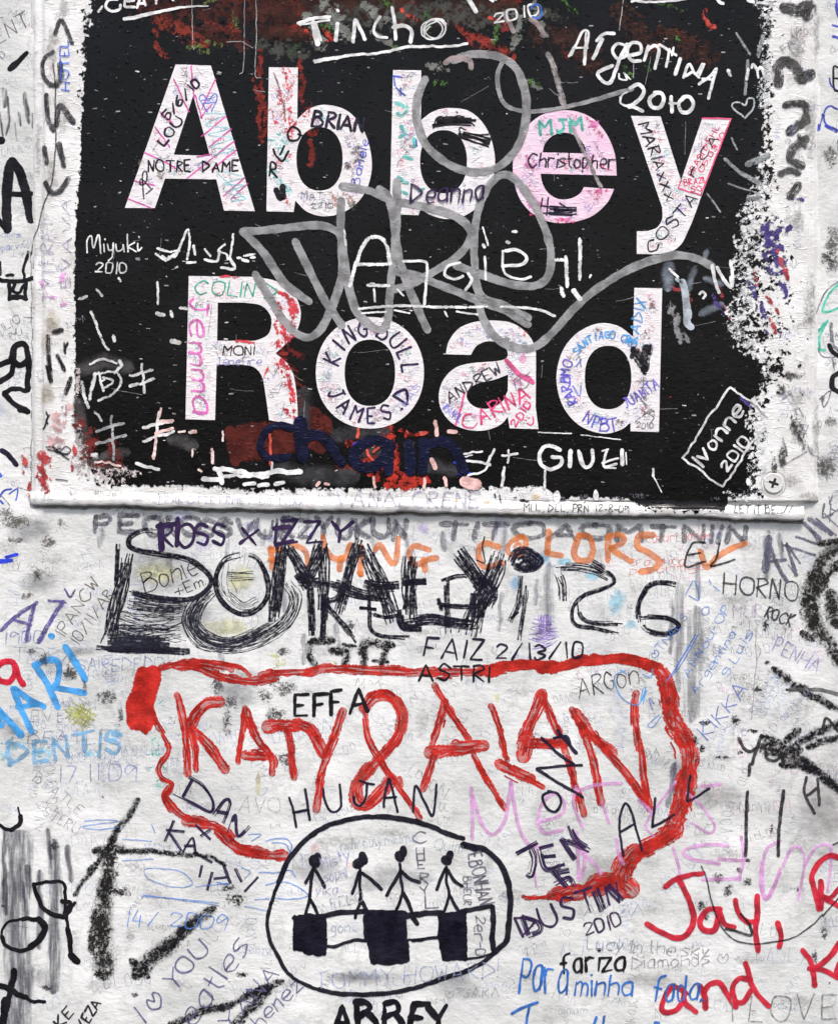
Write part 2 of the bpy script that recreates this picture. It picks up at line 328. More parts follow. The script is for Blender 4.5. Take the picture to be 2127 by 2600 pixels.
class SB:                                     # collects strokes (in photograph pixels) into one mesh
    def __init__(s, where): s.V = []; s.F = []; s.UV = []; s.n = 0; s.where = where; s.dome = False; s.inc = 1.
    def stroke(s, P, w, smooth=True, wob=.6, taper=0., wj=.16):
        P = np.asarray(P, float)
        if len(P) == 1: P = np.array([P[0], P[0] + (w * .2, 0)])
        if np.hypot(*(P[-1] - P[0])) < .5 and len(P) < 3: P = np.array([P[0], P[0] + (w * .3, .3)])
        step = max(2.0, min(5., w * .45))
        C = catmull(P, step) if smooth else lin(P, step)
        d = np.r_[True, np.hypot(*np.diff(C, axis=0).T) > .35]; C = C[d]
        if len(C) < 2: return
        L = np.r_[0, np.cumsum(np.hypot(*np.diff(C, axis=0).T))]
        ph = rnd.random() * 900
        T = np.gradient(C, axis=0); T /= np.maximum(np.hypot(*T.T), 1e-6)[:, None]
        N = np.stack([-T[:, 1], T[:, 0]], -1)
        C = C + N * (wob * 2 * (vn(21, max(11, w * .8), L + ph, L * 0) - .5))[:, None]
        W = w / 2 * (1 + wj * 2 * (vn(22, max(16, w * .9), L + ph, L * 0) - .5))
        if taper: W = W * (1 - taper * (L / L[-1]) ** 2)
        # round caps
        r = W[0]; k = np.array([-1, -.9, -.6, 0.]) * min(r, 40)
        cw = np.sqrt(np.clip(1 - (k / max(r, .01)) ** 2, 0.02, 1))
        c0 = C[0] + T[0] * k[:-1, None]; c1 = C[-1] - T[-1] * (k[:-1][::-1] * (W[-1] / max(r, .01)))[:, None]
        C = np.vstack([c0, C, c1]); W = np.r_[cw[:-1] * W[0], W, cw[:-1][::-1] * W[-1]]
        N = np.vstack([np.repeat(N[:1], 3, 0), N, np.repeat(N[-1:], 3, 0)]); L = np.r_[L[0] + k[:-1], L, L[-1] - k[:-1][::-1]]
        m = len(C); z = LAYER[0] * 2.5e-7 + np.linspace(0, 2e-7, m)
        LAYER[0] += (1 if m > 12 else .3) * s.inc
        K = 1 + max(1, int(np.ceil(w / 6.0))) if w > 5 else 2
        K = max(K, 3) if s.dome else K
        for side in np.linspace(-1, 1, K):
            Q = C + N * (W * side)[:, None]
            h = surf(s.where, Q[:, 0], Q[:, 1]) + z + (.00005 if s.where == 'wall' else BASE[0]) + (min(.00007, w * 3e-6) * (1 - side * side) if s.dome else 0)
            s.V.append(W3(Q[:, 0], Q[:, 1], h)); s.UV.append(np.stack([L + ph, np.full(m, float(side))], -1))
        a = s.n + np.arange(m - 1)
        for j in range(K - 1):
            o = j * m
            s.F += np.stack([a + o, a + o + 1, a + o + m + 1, a + o + m], -1).tolist()
        s.n += K * m
    def blob(s, cx, cy, rx, ry, rot=0, jit=.12):
        K, M = 28, max(5, int(max(rx, ry) / 9)); th = np.linspace(0, 2 * np.pi, K, endpoint=False); ph = rnd.random() * 50
        jr = 1 + jit * 2 * (vn(23, 1.1, th * 2 + ph, th * 0) - .5) * (1 - (np.abs(th - np.pi) / np.pi) ** 6)
        z = LAYER[0] * 2.5e-7; LAYER[0] += .5
        V = []; U = []
        for j in range(M + 1):
            r = max(j / M, .01); x = np.cos(th) * rx * r * jr; y = np.sin(th) * ry * r * jr
            c, sn = math.cos(rot), math.sin(rot)
            qx = cx + x * c - y * sn; qy = cy + x * sn + y * c
            h = surf(s.where, qx, qy) + z + (.00005 if s.where == 'wall' else BASE[0])
            V.append(W3(qx, qy, h)); U.append(np.stack([th * 60, np.full(K, j / M)], -1))
        s.V += V; s.UV += U; k = np.arange(K); k2 = (k + 1) % K
        for j in range(M):
            s.F += np.stack([s.n + j * K + k, s.n + j * K + k2, s.n + (j + 1) * K + k2, s.n + (j + 1) * K + k], -1).tolist()
        s.F.append((s.n + k[::-1]).tolist())
        s.n += K * (M + 1)
    def hatch(s, P, W, n, w, jit=.25):
        s.inc = .15
        C = catmull(np.asarray(P, float), 14)
        T = np.gradient(C, axis=0); T /= np.maximum(np.hypot(*T.T), 1e-6)[:, None]; N = np.stack([-T[:, 1], T[:, 0]], -1)
        L = np.arange(len(C))
        for k in range(n):
            o = ((k + .5) / n - .5) * W + rnd.uniform(-jit, jit) * W / max(n, 1) * 2
            a = rnd.randint(0, max(0, len(C) // 6)); b = len(C) - rnd.randint(0, max(0, len(C) // 6))
            if b - a < 2: continue
            wv = (vn(24, 3.2, L + rnd.random() * 300, L * 0) - .5) * W * .30
            s.stroke((C + N * (o + wv)[:, None])[a:b], w, True, .3)
    def build(s, name, mat, parent, label=None, stuff=False):
        if not s.V: return None
        return mesh(name, np.concatenate(s.V), s.F, mat, parent, label, uv=np.concatenate(s.UV), stuff=stuff)
BASE = [.00034]           # how proud of the board the next marks lie

FONT = {'A': '02 28 42|14 34', 'B': '02 08|~08 28 37 26 05|~05 26 44 32 02', 'C': '~47 28 06 04 22 43', 'D': '02 08|~08 27 45 23 02', 'E': '38 08 02 32|05 25',
 'F': '38 08 02|05 25', 'G': '~37 18 06 04 22 33 35|35 25', 'H': '02 08|42 48|05 45', 'I': '02 08', 'J': '~28 24 12 03|18 38', 'K': '02 08|38 05 32', 'L': '08 02 32',
 'M': '02 08 25 48 42', 'N': '02 08 32 38', 'O': '~28 07 04 22 43 47 28', 'P': '02 08|~08 28 37 25 05', 'Q': '~28 07 04 22 43 47 28|24 41', 'R': '02 08|~08 28 37 26 05|05 32',
 'S': '~37 18 07 06 25 34 22 03', 'T': '08 48|28 22', 'U': '~08 04 22 43 48', 'V': '08 22 48', 'W': '08 12 26 32 48', 'X': '08 32|02 38', 'Y': '08 25 48|25 22', 'Z': '08 38 02 32',
 '0': '~18 07 03 12 33 37 18', '1': '18 12', '2': '~07 18 37 03|03 33', '3': '~07 18 36 15 34 12 03', '4': '18 04 34|26 22', '5': '38 08 05|~05 26 34 12 03', '6': '~38 05 03 12 33 25 04',
 '7': '08 38 12', '8': '~15 07 18 37 15 03 12 33 15', '9': '~37 18 06 15 37 32', '/': '02 38', '.': '02 02', ',': '12 01', '-': '05 25', '!': '08 04|02 02', '+': '05 45|23 27',
 '&': '~42 07 28 36 03 22 45', '~': '~05 16 25 34 45', 'a': '~36 16 04 12 33 36|36 32', 'b': '08 02|~05 26 34 12 03', 'c': '~36 16 04 12 32', 'd': '38 32|~35 16 04 12 33',
 'e': '~04 34 36 16 04 12 32', 'f': '~38 17 12|05 25', 'g': '~36 16 04 13 34|~36 31 10 00', 'h': '08 02|~05 26 35 32', 'i': '06 02|08 08', 'j': '~16 11 00|18 18', 'k': '08 02|36 04 32',
 'l': '08 02', 'm': '02 06|~05 16 25 22|~25 36 45 42', 'n': '02 06|~05 26 35 32', 'o': '~16 04 12 33 35 16', 'p': '00 06|~06 26 34 12 03', 'q': '~36 16 04 12 34|36 30',
 'r': '02 06|~05 16 36', 's': '~36 16 05 24 33 12 02', 't': '18 13 22|06 26', 'u': '~06 03 12 33|36 32', 'v': '06 12 36', 'w': '06 12 25 32 46', 'x': '06 32|02 36', 'y': '06 13|36 00', 'z': '06 36 02 32',
 'H2': '~25 17 06 04 22 44 46 37 25', ':': '06 06|03 03', '_': '02 42'}
def glyph(ch):
    if ch == '<': ch = 'H2'                       # a heart
    out = []; mx = 0
    for g in FONT.get(ch, '').split('|'):
        if not g: continue
        sm = g[0] == '~'; q = np.array([(int(t[0]), int(t[1]) - 2) for t in g.lstrip('~').split()], float); mx = max(mx, q[:, 0].max()); out.append((sm, q))
    return out, (mx + 1.3 if out else 2.2)
def place(ch, org, d, up, sx, sy):
    res = []; t = rnd.uniform(-.1, .1); d, up = d + up * t * .6, up - d * (t - .06); sx = sx * rnd.uniform(.88, 1.06)
    for sm, q in glyph(ch)[0]:
        q = q + np.array([[rnd.uniform(-.2, .2), rnd.uniform(-.26, .26)] for _ in q])
        if sm and np.allclose(glyph(ch)[0][0][1][0], glyph(ch)[0][0][1][-1]): q[-1] = q[0]
        res.append((sm, org + q[:, :1] * sx * d + q[:, 1:] * sy * up))
    return res
NOW = {'on': 'wall', 'par': wall}
def on(par, where, base=.00034): NOW['par'] = par; NOW['on'] = where; BASE[0] = base
def conv(tile, P):
    ox, oy, k = TILE[tile]; return np.array([ox, oy]) + P / k
def doodle(sb, x, y, size, ang, w, n):
    sb.inc = .02
    p = []; cx = 0
    for i in range(n):
        kind = rnd.random(); s = size
        if kind < .35: q = [(0, 0), (rnd.uniform(0, .3), 1), (rnd.uniform(.3, .6), 0)]
        elif kind < .6: q = [(0, .9), (.05, .1), (.4, 0), (.55, .5), (.3, .9), (0, .7)]
        elif kind < .8: q = [(0, 1), (0, 0), (.5, .1)]
        else: q = [(0, .5), (.25, .9), (.5, .4), (.7, .8)]
        p.append([(cx + a, b + rnd.uniform(-.15, .15)) for a, b in q]); cx += rnd.uniform(.6, .95)
    c, s_ = math.cos(R(ang)), math.sin(R(ang))
    for q in p:
        q = np.array(q) * size; Q = np.stack([x + q[:, 0] * c + q[:, 1] * s_, y + q[:, 0] * s_ - q[:, 1] * c], -1)
        sb.stroke(Q, w, rnd.random() < .6, .4)
def inside(p, lp):
    r = False; x, y = p; n = len(lp)
    for i in range(n):
        a, b = lp[i], lp[i - 1]
        if (a[1] > y) != (b[1] > y) and x < (b[0] - a[0]) * (y - a[1]) / (b[1] - a[1]) + a[0]: r = not r
    return r
def letter_scrawl(o, loops):
    xs = [q[0] for q in loops[0]]; ys = [q[1] for q in loops[0]]
    for col, al, n in (((.22, .21, .26), .62, 30), ((.26, .22, .62), .6, 15), ((.72, .14, .24), .6, 18), ((.12, .52, .50), .55, 9)):
        sb = SB('sign'); k = 0; t = 0
        while k < n and t < 900:
            t += 1; x = rnd.uniform(min(xs), max(xs)); y = rnd.uniform(min(ys), max(ys)); s = rnd.uniform(7, 15); a = rnd.uniform(-90, 90); m = rnd.randint(2, 4)
            c, sn = math.cos(R(a)), math.sin(R(a))
            ok = all(inside((x + u * c + v * sn, y + u * sn - v * c), loops[0]) and not any(inside((x + u * c + v * sn, y + u * sn - v * c), h) for h in loops[1:]) for u in (0, s * m * .5, s * m) for v in (-2, s + 2))
            if ok: doodle(sb, x, y, s, a, rnd.uniform(1.0, 1.9), m); k += 1
        sb.build('faded_scribbles', ink('pen', col, al, 'board'), o, None, True)
STUFF = {'smudge', 'grime', 'paint_fleck', 'ink_specks', 'paint_smear', 'scuff', 'pencil_line', 'grey_run', 'grey_smudge', 'scratch', 'paint_drip'}
def M(kind, col, alpha=1.):
    return ink(kind, col, alpha, {'wall': 'wall', 'sign': 'board'}[NOW['on']])
def G(name, label, mat, w, tile, spec, taper=0., wob=.7, n=0, pw=3., smooth=True, split=False, wj=.12):
    """strokes 'x y x y; x y ...' in tile pixels; '|' parts separate letters; a stroke may start with its own width 'w30:'"""
    k = TILE[tile][2]; groups = spec.split('|')
    host = NOW['par']
    many = split and len(groups) > 1
    if many: host = sub_empty(name, NOW['par'], label)
    sb = SB(NOW['on'])
    for g in groups:
        if many: sb = SB(NOW['on'])
        for st in g.split(';'):
            st = st.strip()
            if not st: continue
            ww = w
            if st[0] == 'w': a, st = st.split(':'); ww = float(a[1:])
            sm = smooth
            if st[0] == '^': sm = not smooth; st = st[1:]
            P = conv(tile, pts_of(st)); sb.dome = mat.name.startswith('paint')
            if n: sb.hatch(P, ww / k, max(2, int(n * 1.5)), pw * 1.3)
            else: sb.stroke(P, ww / k * mat['wx'], sm, wob, taper, wj)
        if many: sb.build('letter', mat, host)
    if not many: return sb.build(name, mat, host, label, name in STUFF)
def T(name, label, mat, w, tile, text, x0, y0, x1, y1, h, wob=.5, split=False, slant=0.):
    k = TILE[tile][2]; a = conv(tile, np.array([x0, y0], float)); b = conv(tile, np.array([x1, y1], float))
    L = np.hypot(*(b - a)); d = (b - a) / L; up = np.array([d[1], -d[0]]); up = up + d * slant; sy = h / k / 6.
    tot = sum(glyph(c)[1] for c in text) - 1.2; sx = L / tot; cur = 0
    host = NOW['par']; many = split and len(text) > 1
    if many: host = sub_empty(name, NOW['par'], label)
    sb = SB(NOW['on'])
    for c in text:
        if many: sb = SB(NOW['on'])
        for sm, q in place(c, a + d * cur * sx + up * rnd.uniform(-.25, .25) * sy, d, up, sx, sy * rnd.uniform(.92, 1.08)):
            sb.stroke(q, w / k * mat['wx'] * rnd.uniform(.92, 1.14), sm, wob, rnd.choice((0., .15, .4)), .26)
        cur += glyph(c)[1]
        if many: sb.build('letter', mat, host)
    if not many: return sb.build(name, mat, host, label, name in STUFF)
def bristles(host, mat, tile, spec, w, dens=6.5, pw=3.4, part=.85):
    """hard dry streaks left by the bristles over a thin wash, a sub-part of the stroke"""
    k = TILE[tile][2]; sb = SB(NOW['on'])
    for st in spec.split(';'):
        st = st.strip(); ww = w
        if st[0] == 'w': a, st = st.split(':'); ww = float(a[1:])
        C = conv(tile, pts_of(st)); W = ww / k; n = max(3, int(W / dens * 1.6))
        # both rims, then streaks that start and stop along the way
        sb.hatch(C, W * 1.0, 2, pw * 1.25, .12)
        P2 = catmull(np.asarray(C), 10)
        for i in range(n):
            a = rnd.randint(0, max(0, int(len(P2) * .6))); b = min(len(P2), a + rnd.randint(max(3, len(P2) // 5), max(4, int(len(P2) * part))))
            if b - a >= 3: sb.hatch(P2[a:b:2] if b - a > 5 else P2[a:b], W * .86, 1, pw * rnd.uniform(.6, 1.7), rnd.uniform(.0, .48))
    sb.build('brush_streaks', mat, host, None, True)
def ARC(name, label, mat, w, tile, text, cx, cy, rx, ry, a0, a1, h, flip=False):
    k = TILE[tile][2]; sb = SB(NOW['on']); sy = h / k / 6.
    for i, c in enumerate(text):
        t = R(a0 + (a1 - a0) * (i / (len(text) - 1)))
        p = conv(tile, np.array([cx + rx * math.cos(t), cy + ry * math.sin(t)]))
        up = np.array([math.cos(t), math.sin(t)]) * (-1 if flip else 1); d = np.array([-up[1], up[0]])
        gw = glyph(c)[1] - 1.2
        for sm, q in place(c, p - d * gw / 2 * sy - up * 3 * sy, d, up, sy, sy): sb.stroke(q, w / k * mat['wx'], sm, .4)
    return sb.build(name, mat, NOW['par'], label)
def P(name, label, mat, tile, spec):
    """soft patches 'cx cy rx ry rot; ...' in tile pixels"""
    k = TILE[tile][2]; sb = SB(NOW['on'])
    for st in spec.split(';'):
        v = [float(t) for t in st.split()]
        c = conv(tile, np.array(v[:2])); sb.blob(c[0], c[1], v[2] / k, v[3] / k, R(v[4]) if len(v) > 4 else 0)
    return sb.build(name, mat, NOW['par'], label, name in STUFF)

def solid_outline(name, loops, mat, parent, hfun, z0, thick, label=None):
    """a flat cut-out with depth: loops (first the outline, then holes) in photograph pixels"""
    L3 = [[Vector((p[0], p[1], 0)) for p in lp] for lp in loops]
    tri = tessellate_polygon(L3)
    pts = np.array([p for lp in loops for p in lp], float); n = len(pts)
    h = hfun(pts[:, 0], pts[:, 1])
    V = np.concatenate([W3(pts[:, 0], pts[:, 1], h + z0 + thick), W3(pts[:, 0], pts[:, 1], h + z0 - .0001)])
    F = []
    for t in tri:
        a, b, c = [pts[i] for i in t]
        cr = (b[0] - a[0]) * (c[1] - a[1]) - (b[1] - a[1]) * (c[0] - a[0])
        F.append(list(t) if cr < 0 else list(t)[::-1])
    s0 = 0
    for lp in loops:
        m = len(lp)
        for i in range(m):
            a, b = s0 + i, s0 + (i + 1) % m; F.append([a, b, b + n, a + n])
        s0 += m
    return mesh(name, V, F, mat, parent, label, smooth=False)

# ------------------------------------------------------------------ colours (what the ink itself is)
BK = (.010, .009, .012); INKB = (.018, .014, .035); PUR = (.035, .018, .070); WH = (.80, .80, .79); GY = (.30, .30, .30); RED = (.52, .025, .018); CRM = (.58, .02, .045)
ORG = (.88, .24, .06); SKY = (.07, .36, .80); BLU = (.05, .11, .60); BPEN = (.10, .17, .50); GPEN = (.20, .20, .24); PINK = (.82, .38, .74); MAG = (.80, .10, .45); TEAL = (.07, .50, .38); DRED = (.20, .018, .012)

# ================================================================== THE SIGN
on(sign, 'sign', .00030)
# old colours smeared into the black field
G('paint_smear', 'rusty red smear across the top of the black field', M('blot', (.17, .022, .012)), 80, 'a', 'w120:900 -30 1250 -20 1500 20; w170:1010 120 1100 170 1210 240; w90:1250 120 1340 190 1430 190; w60:1380 60 1450 190; w60:955 215 985 300 1015 340; w110:1560 -10 1700 90 1720 190', wob=6)
G('paint_smear', None, M('blot', (.22, .022, .014)), 100, 'b', 'w110:-40 60 120 70 220 110; w120:20 190 180 200; w150:760 -20 860 60 790 120; w60:300 210 330 240; w100:1220 260 1330 290 1420 330; w60:1130 180 1200 230; w60:1330 150 1400 170; w40:1400 20 1480 30', wob=6)
G('paint_smear', None, M('blot', (.18, .024, .013)), 90, 'c', 'w70:20 230 60 330; w70:460 150 500 230; w120:760 220 880 300; w50:920 90 950 170; w30:930 330 975 320; w80:170 330 210 380', wob=5)
G('paint_smear', 'dark brown and green murk under the words at the top', M('haze', (.05, .018, .012), .9), 130, 'b', 'w260:-60 60 300 80 700 60 1100 90 1400 60; w150:-60 200 200 220', wob=6)
G('paint_smear', None, M('blot', (.055, .055, .048), .9), 130, 'b', 'w220:300 90 700 110 1000 70 1300 110; w160:-40 300 120 330; w160:1500 100 1700 120', wob=6)
G('paint_smear', None, M('blot', (.035, .012, .008), .9), 130, 'c', 'w260:-60 200 100 260 200 360; w200:420 100 560 260; w200:700 240 900 330', wob=6)
G('paint_smear', None, M('blot', (.05, .010, .007), .9), 130, 'a', 'w240:900 20 1200 60 1500 90 1700 60; w160:1300 200 1450 260', wob=6)
G('paint_fleck', 'small bright red chips of paint near the top', M('fleck', (.62, .06, .04)), 50, 'b', '160 180 220 220; 780 80 840 120; 320 190 320 240; 1320 130 1380 150', wob=5)
G('paint_fleck', None, M('blot', (.62, .08, .06)), 40, 'c', '915 90 930 140 960 170; 560 290 640 285', wob=4)
G('paint_smear', 'grey green smear of worn paint near the top', M('blot', (.17, .18, .16)), 60, 'b', 'w150:330 60 420 200; w110:560 60 690 130; w60:600 220 740 300; w90:960 420 1010 430; w90:1400 90 1500 110 1450 260; w90:1600 60 1650 200; w60:1560 520 1600 530; w130:200 150 260 250', wob=7)
G('paint_fleck', 'small green flecks on the black field', M('fleck', (.06, .15, .03)), 60, 'b', '300 170 340 190; 700 300 760 295; 920 110 940 180; 990 520 1030 520; 1560 520 1590 525; 1330 250 1360 180; 640 10 700 60; 90 330 140 300', wob=6)
G('paint_fleck', None, M('fleck', (.06, .15, .03)), 50, 'c', '70 20 120 90; 640 20 760 60; 750 180 760 240; 560 380 570 420; 440 420 470 460', wob=6)
G('paint_fleck', None, M('fleck', (.14, .18, .05)), 50, 'a', '1290 260 1340 270; 1240 330 1280 325; 1430 100 1440 160; 1270 20 1310 10; 1170 300 1230 290', wob=6)
G('paint_smear', 'dark red paint streak down the side of the tall letter', M('blot', (.17, .018, .012)), 110, 'a', 'w60:1600 340 1610 600 1615 850; w50:1560 500 1600 800', wob=7)
G('paint_smear', None, M('blot', (.15, .016, .012)), 60, 'b', 'w55:160 400 165 560 175 660; w70:200 660 240 800; w60:215 820 225 1000', wob=5)
G('paint_smear', 'dark maroon paint beside the tall capital letter', M('blot', (.10, .010, .007)), 90, 'e', 'w110:60 660 120 800 150 960 140 1000; w60:100 590 150 640; w100:200 960 250 1010', wob=4)
G('paint_smear', 'dull red brown block of paint behind the dark blue word', M('solid', (.085, .012, .008), .92), 150, 'd', 'w230:1500 1170 1560 1165 1700 1160; w60:1410 1100 1440 1280', wob=3)
G('paint_smear', None, M('solid', (.09, .012, .008), .92), 140, 'e', 'w210:0 1140 90 1120 260 1100; w90:230 1000 270 1180', wob=3)
G('paint_smear', 'bright red paint around the dark blue word', M('blot', (.42, .03, .018)), 60, 'e', 'w100:480 1180 560 1220 620 1180; w90:540 1290 600 1270; w120:690 1120 720 1250 700 1350; w120:640 1370 760 1400 880 1400; w90:700 1420 800 1430; w60:400 1310 480 1350; w50:780 1100 820 1110; w40:870 1115 915 1110', wob=6)
G('paint_smear', 'charcoal grey paint worn thin at the foot of the field', M('haze', (.045, .045, .050)), 130, 'e', 'w190:60 1330 200 1370 420 1380; w130:400 1130 480 1120 640 1100; w150:540 1230 640 1230; w140:940 1320 1060 1330; w150:180 900 180 1100', wob=6)
G('paint_smear', None, M('haze', (.07, .065, .065)), 110, 'd', 'w150:540 700 640 680 760 700; w120:480 950 520 1200; w120:1080 1160 1160 1180; w130:600 1300 720 1330; w110:660 1250 760 1240', wob=6)
G('paint_smear', 'maroon tint in the bottom left corner of the field', M('blot', (.15, .02, .016)), 110, 'd', 'w110:500 1050 560 1150 540 1250; w110:700 1200 720 1270; w60:580 1290 680 1300', wob=6)
G('scuff', 'pale scuffs in the bottom left corner of the field', M('fleck', (.55, .48, .48)), 110, 'd', 'w120:500 1200 500 1330; w150:560 1330 700 1380; w70:470 1050 500 1180; w80:720 1340 830 1350; w60:470 700 480 900', wob=6)
G('paint_smear', 'blue grey smears beside the last letter', M('haze', (.20, .23, .27)), 60, 'f', 'w120:700 100 690 190; w70:850 120 820 220; w60:930 170 1000 200; w50:930 10 920 40; w70:910 380 1000 330', wob=4)
G('paint_smear', None, M('blot', (.28, .28, .29)), 60, 'f', 'w75:720 340 740 420 760 520; w40:760 450 810 540', wob=3)
G('paint_fleck', 'violet and blue smears on the worn right edge', M('blot', (.07, .05, .21)), 60, 'f', 'w50:980 280 1010 360; w80:1330 10 1340 60; w50:1190 200 1220 260; w45:1270 330 1300 480; w60:1390 200 1400 250; w45:1140 900 1180 950', wob=5)
G('paint_fleck', None, M('blot', (.07, .05, .21)), 90, 'c', 'w170:1320 1460 1350 1590; w80:1370 1420 1400 1400; w40:1470 1210 1500 1220', wob=5)
G('paint_fleck', 'small red flecks on the worn right edge', M('blot', (.38, .05, .06)), 40, 'f', 'w40:740 225 765 240; w35:820 270 835 300; w45:1015 240 1025 300; w40:1220 130 1225 190; w45:1370 10 1420 150; w40:1300 290 1350 370; w50:1320 430 1340 480; w20:1030 330 1080 410; w16:680 915 705 895', wob=3)
# white weathered speckle and chips
G('paint_fleck', 'scattered white chips beside the worn right edge', M('fleck', (.74, .76, .78)), 90, 'f', 'w160:1150 60 1180 300; w150:1100 400 1180 560; w120:1220 600 1300 740; w60:1180 1350 1190 1420; w110:1250 1050 1270 1400; w60:1060 1480 1180 1500', wob=6)
G('paint_fleck', None, M('fleck', (.74, .76, .78)), 90, 'c', 'w130:1180 1300 1170 1560; w110:1290 60 1280 640; w90:1270 1050 1250 1250; w70:1240 20 1300 30', wob=6)
G('scuff', 'grey scuff strokes near the worn right edge', M('dry', (.30, .32, .33)), 30, 'c', 'w34:1180 1010 1300 955; w26:1130 1060 1240 1120; w20:1040 980 1130 1060; w22:1240 340 1270 230; w14:1110 210 1190 340; w18:1180 380 1160 580; w26:1180 1220 1240 1215; w12:1080 850 1110 920; w10:1060 1130 1250 1190; w10:930 1190 1010 1300')
# thin scratches
for i in range(46):
    sb = SB('sign') if i == 0 else sb
    x0 = rnd.uniform(230, 1830); y0 = rnd.uniform(0, 1230); a = rnd.choice([0, 0, 90, rnd.uniform(0, 180)]) + rnd.uniform(-14, 14); l = rnd.uniform(12, 85)
    sb.stroke(np.array([[x0, y0], [x0 + l * .5 * math.cos(R(a)), y0 + l * .5 * math.sin(R(a)) + 1], [x0 + l * math.cos(R(a)), y0 + l * math.sin(R(a))]]), rnd.uniform(1.0, 2.2))
sb.build('scratches', M('chalk', (.30, .30, .32), .7), sign, 'fine pale scratches all over the black field', stuff=True)
sb = SB('sign'); sb2 = SB('sign')  # short pale dashes painted as glints and paint flecks on the black
for i in range(210):
    x0 = rnd.uniform(220, 1860); y0 = rnd.uniform(-5, 1225); l = rnd.uniform(2, 9)
    (sb if i % 4 else sb2).stroke(np.array([[x0, y0], [x0 + l, y0 + rnd.uniform(-1, 1.5)]]), rnd.uniform(1.5, 3.8))
sb.build('paint_glint_specks', M('soft', (.36, .36, .37), .9), sign, 'tiny pale specks of glint and paint on the black field', stuff=True)
sb2.build('paint_glint_specks', M('soft', (.70, .69, .66), .9), sign, stuff=True)
G('scratch', 'long fine vertical scratches near the top left', M('chalk', (.5, .5, .5), .8), 4, 'a', '1180 -20 1183 260 1190 310; 1570 -20 1572 240 1566 460 1600 480; 1500 -20 1495 400 1470 460; 1390 262 1480 262 1550 300', wob=.8)
G('scratch', None, M('chalk', (.5, .5, .5), .7), 5, 'c', '420 -20 410 60 395 190; 0 680 200 630 420 560; 480 360 480 480', wob=.8)

# ---- the ten big letters
ML = letter_mat('letter_white', (.90, .74, .82), .14); MP = letter_mat('letter_pink', (.90, .50, .74), .70); MR = letter_mat('letter_blush', (.90, .72, .76), .16)
def ell(cx, cy, rx, ry, p=2.25, n=56):
    return [(cx + rx * math.copysign(abs(math.cos(t)) ** (2 / p), math.cos(t)), cy + ry * math.copysign(abs(math.sin(t)) ** (2 / p), math.sin(t))) for t in np.linspace(0, 2 * np.pi, n, endpoint=False)]
def loop(spec, tile):
    """'x y ...' straight; segments wrapped in () are smooth runs"""
    out = []
    for part in spec.replace('(', '|~').replace(')', '|').split('|'):
        part = part.strip()
        if not part: continue
        if part[0] == '~': out += catmull(pts_of(part[1:]), 9).tolist()
        else: out += pts_of(part).tolist()
    P_ = conv(tile, np.array(out)); res = [P_[0]]
    for q in P_[1:]:
        if np.hypot(*(q - res[-1])) > .6: res.append(q)
    if np.hypot(*(res[0] - res[-1])) < .6: res.pop()
    return [tuple(q) for q in res]
LOOPS = []
def letter(loops, mat, label):
    LOOPS.append(loops); return solid_outline('letter', loops, mat, sign, hboard, .00030, .00022, label)
LA = letter([loop('1080 400 1295 408 1563 1297 1375 1293 1328 1103 1015 1098 953 1278 770 1277', 'a'), loop('1187 590 1290 960 1068 952', 'a')], ML, 'white capital A, crossed by magenta lines')
LB = letter([loop('-39 418 138 420 134 735 (134 735 215 668 320 648 450 692 545 815 588 985 570 1130 505 1240 405 1308 290 1328 190 1298 122 1232) 112 1302 -54 1298', 'b'), [conv('b', np.array(q)) for q in ell(270, 978, 141, 194)]], MR, 'white small b with red and turquoise specks on its stem')
LC = letter([loop('718 435 890 437 888 742 (888 742 960 690 1060 667 1190 690 1290 795 1338 955 1326 1110 1255 1245 1160 1322 1050 1345 950 1322 888 1285) 872 1322 698 1315', 'b'), [conv('b', np.array(q)) for q in ell(1026, 995, 143, 193)]], ML, 'white small b partly covered by a grey tag')
LE = letter([loop('(378 1080 366 950 318 830 240 738 140 690 30 683 -85 712 -185 800 -244 930 -254 1080 -214 1220 -125 1320 -10 1366 110 1364 230 1325 320 1245 362 1162) (178 1150 152 1190 95 1220 20 1222 -40 1185 -74 1130 -87 1068)', 'c'), loop('(-75 938 -62 890 -25 845 30 820 90 822 145 850 180 895 193 945)', 'c')], MP, 'pink tinted small e')
LY = letter([loop('465 715 645 718 770 1110 900 728 1078 730 885 1230 (885 1230 850 1330 812 1420 770 1500 700 1548 600 1560) 500 1558 500 1420 (570 1418 625 1395 655 1345 655 1275)', 'c')], ML, 'white small y with pencil names down its arms')
LR = letter([loop('1160 150 1560 155 (1560 155 1690 180 1790 240 1842 360 1825 470 1770 545 1690 622) (1760 680 1800 760 1820 900 1826 1060) 1650 1030 (1650 1030 1632 900 1608 770 1560 708 1480 690) 1330 690 1320 1030 1140 1025', 'd'), loop('1337 312 1500 312 (1500 312 1600 330 1655 385 1664 450 1640 510 1570 543 1500 546) 1333 545', 'd')], MR, 'white capital R, its right side stained red')
LO = letter([[conv('e', np.array(q)) for q in ell(577, 741, 330, 341, 2.1)], [conv('e', np.array(q)) for q in ell(577, 741, 154, 203)]], ML, 'white small o ringed with marker capitals')
LP = letter([loop('1040 628 (1040 628 1058 550 1120 470 1220 430 1340 422 1450 440 1540 505 1585 590 1590 700) 1588 950 1605 1085 1430 1080 1418 1010 (1418 1010 1370 1060 1280 1092 1180 1090 1080 1050 1012 965 998 870 1028 780 1100 710 1200 682 1330 672 1405 655 1416 610 1375 565 1300 548 1230 575 1192 632)', 'e'), loop('1420 752 (1420 752 1330 785 1230 808 1175 850 1172 905 1225 952 1310 958 1385 915 1418 850)', 'e')], ML, 'white small a with pink and violet names')
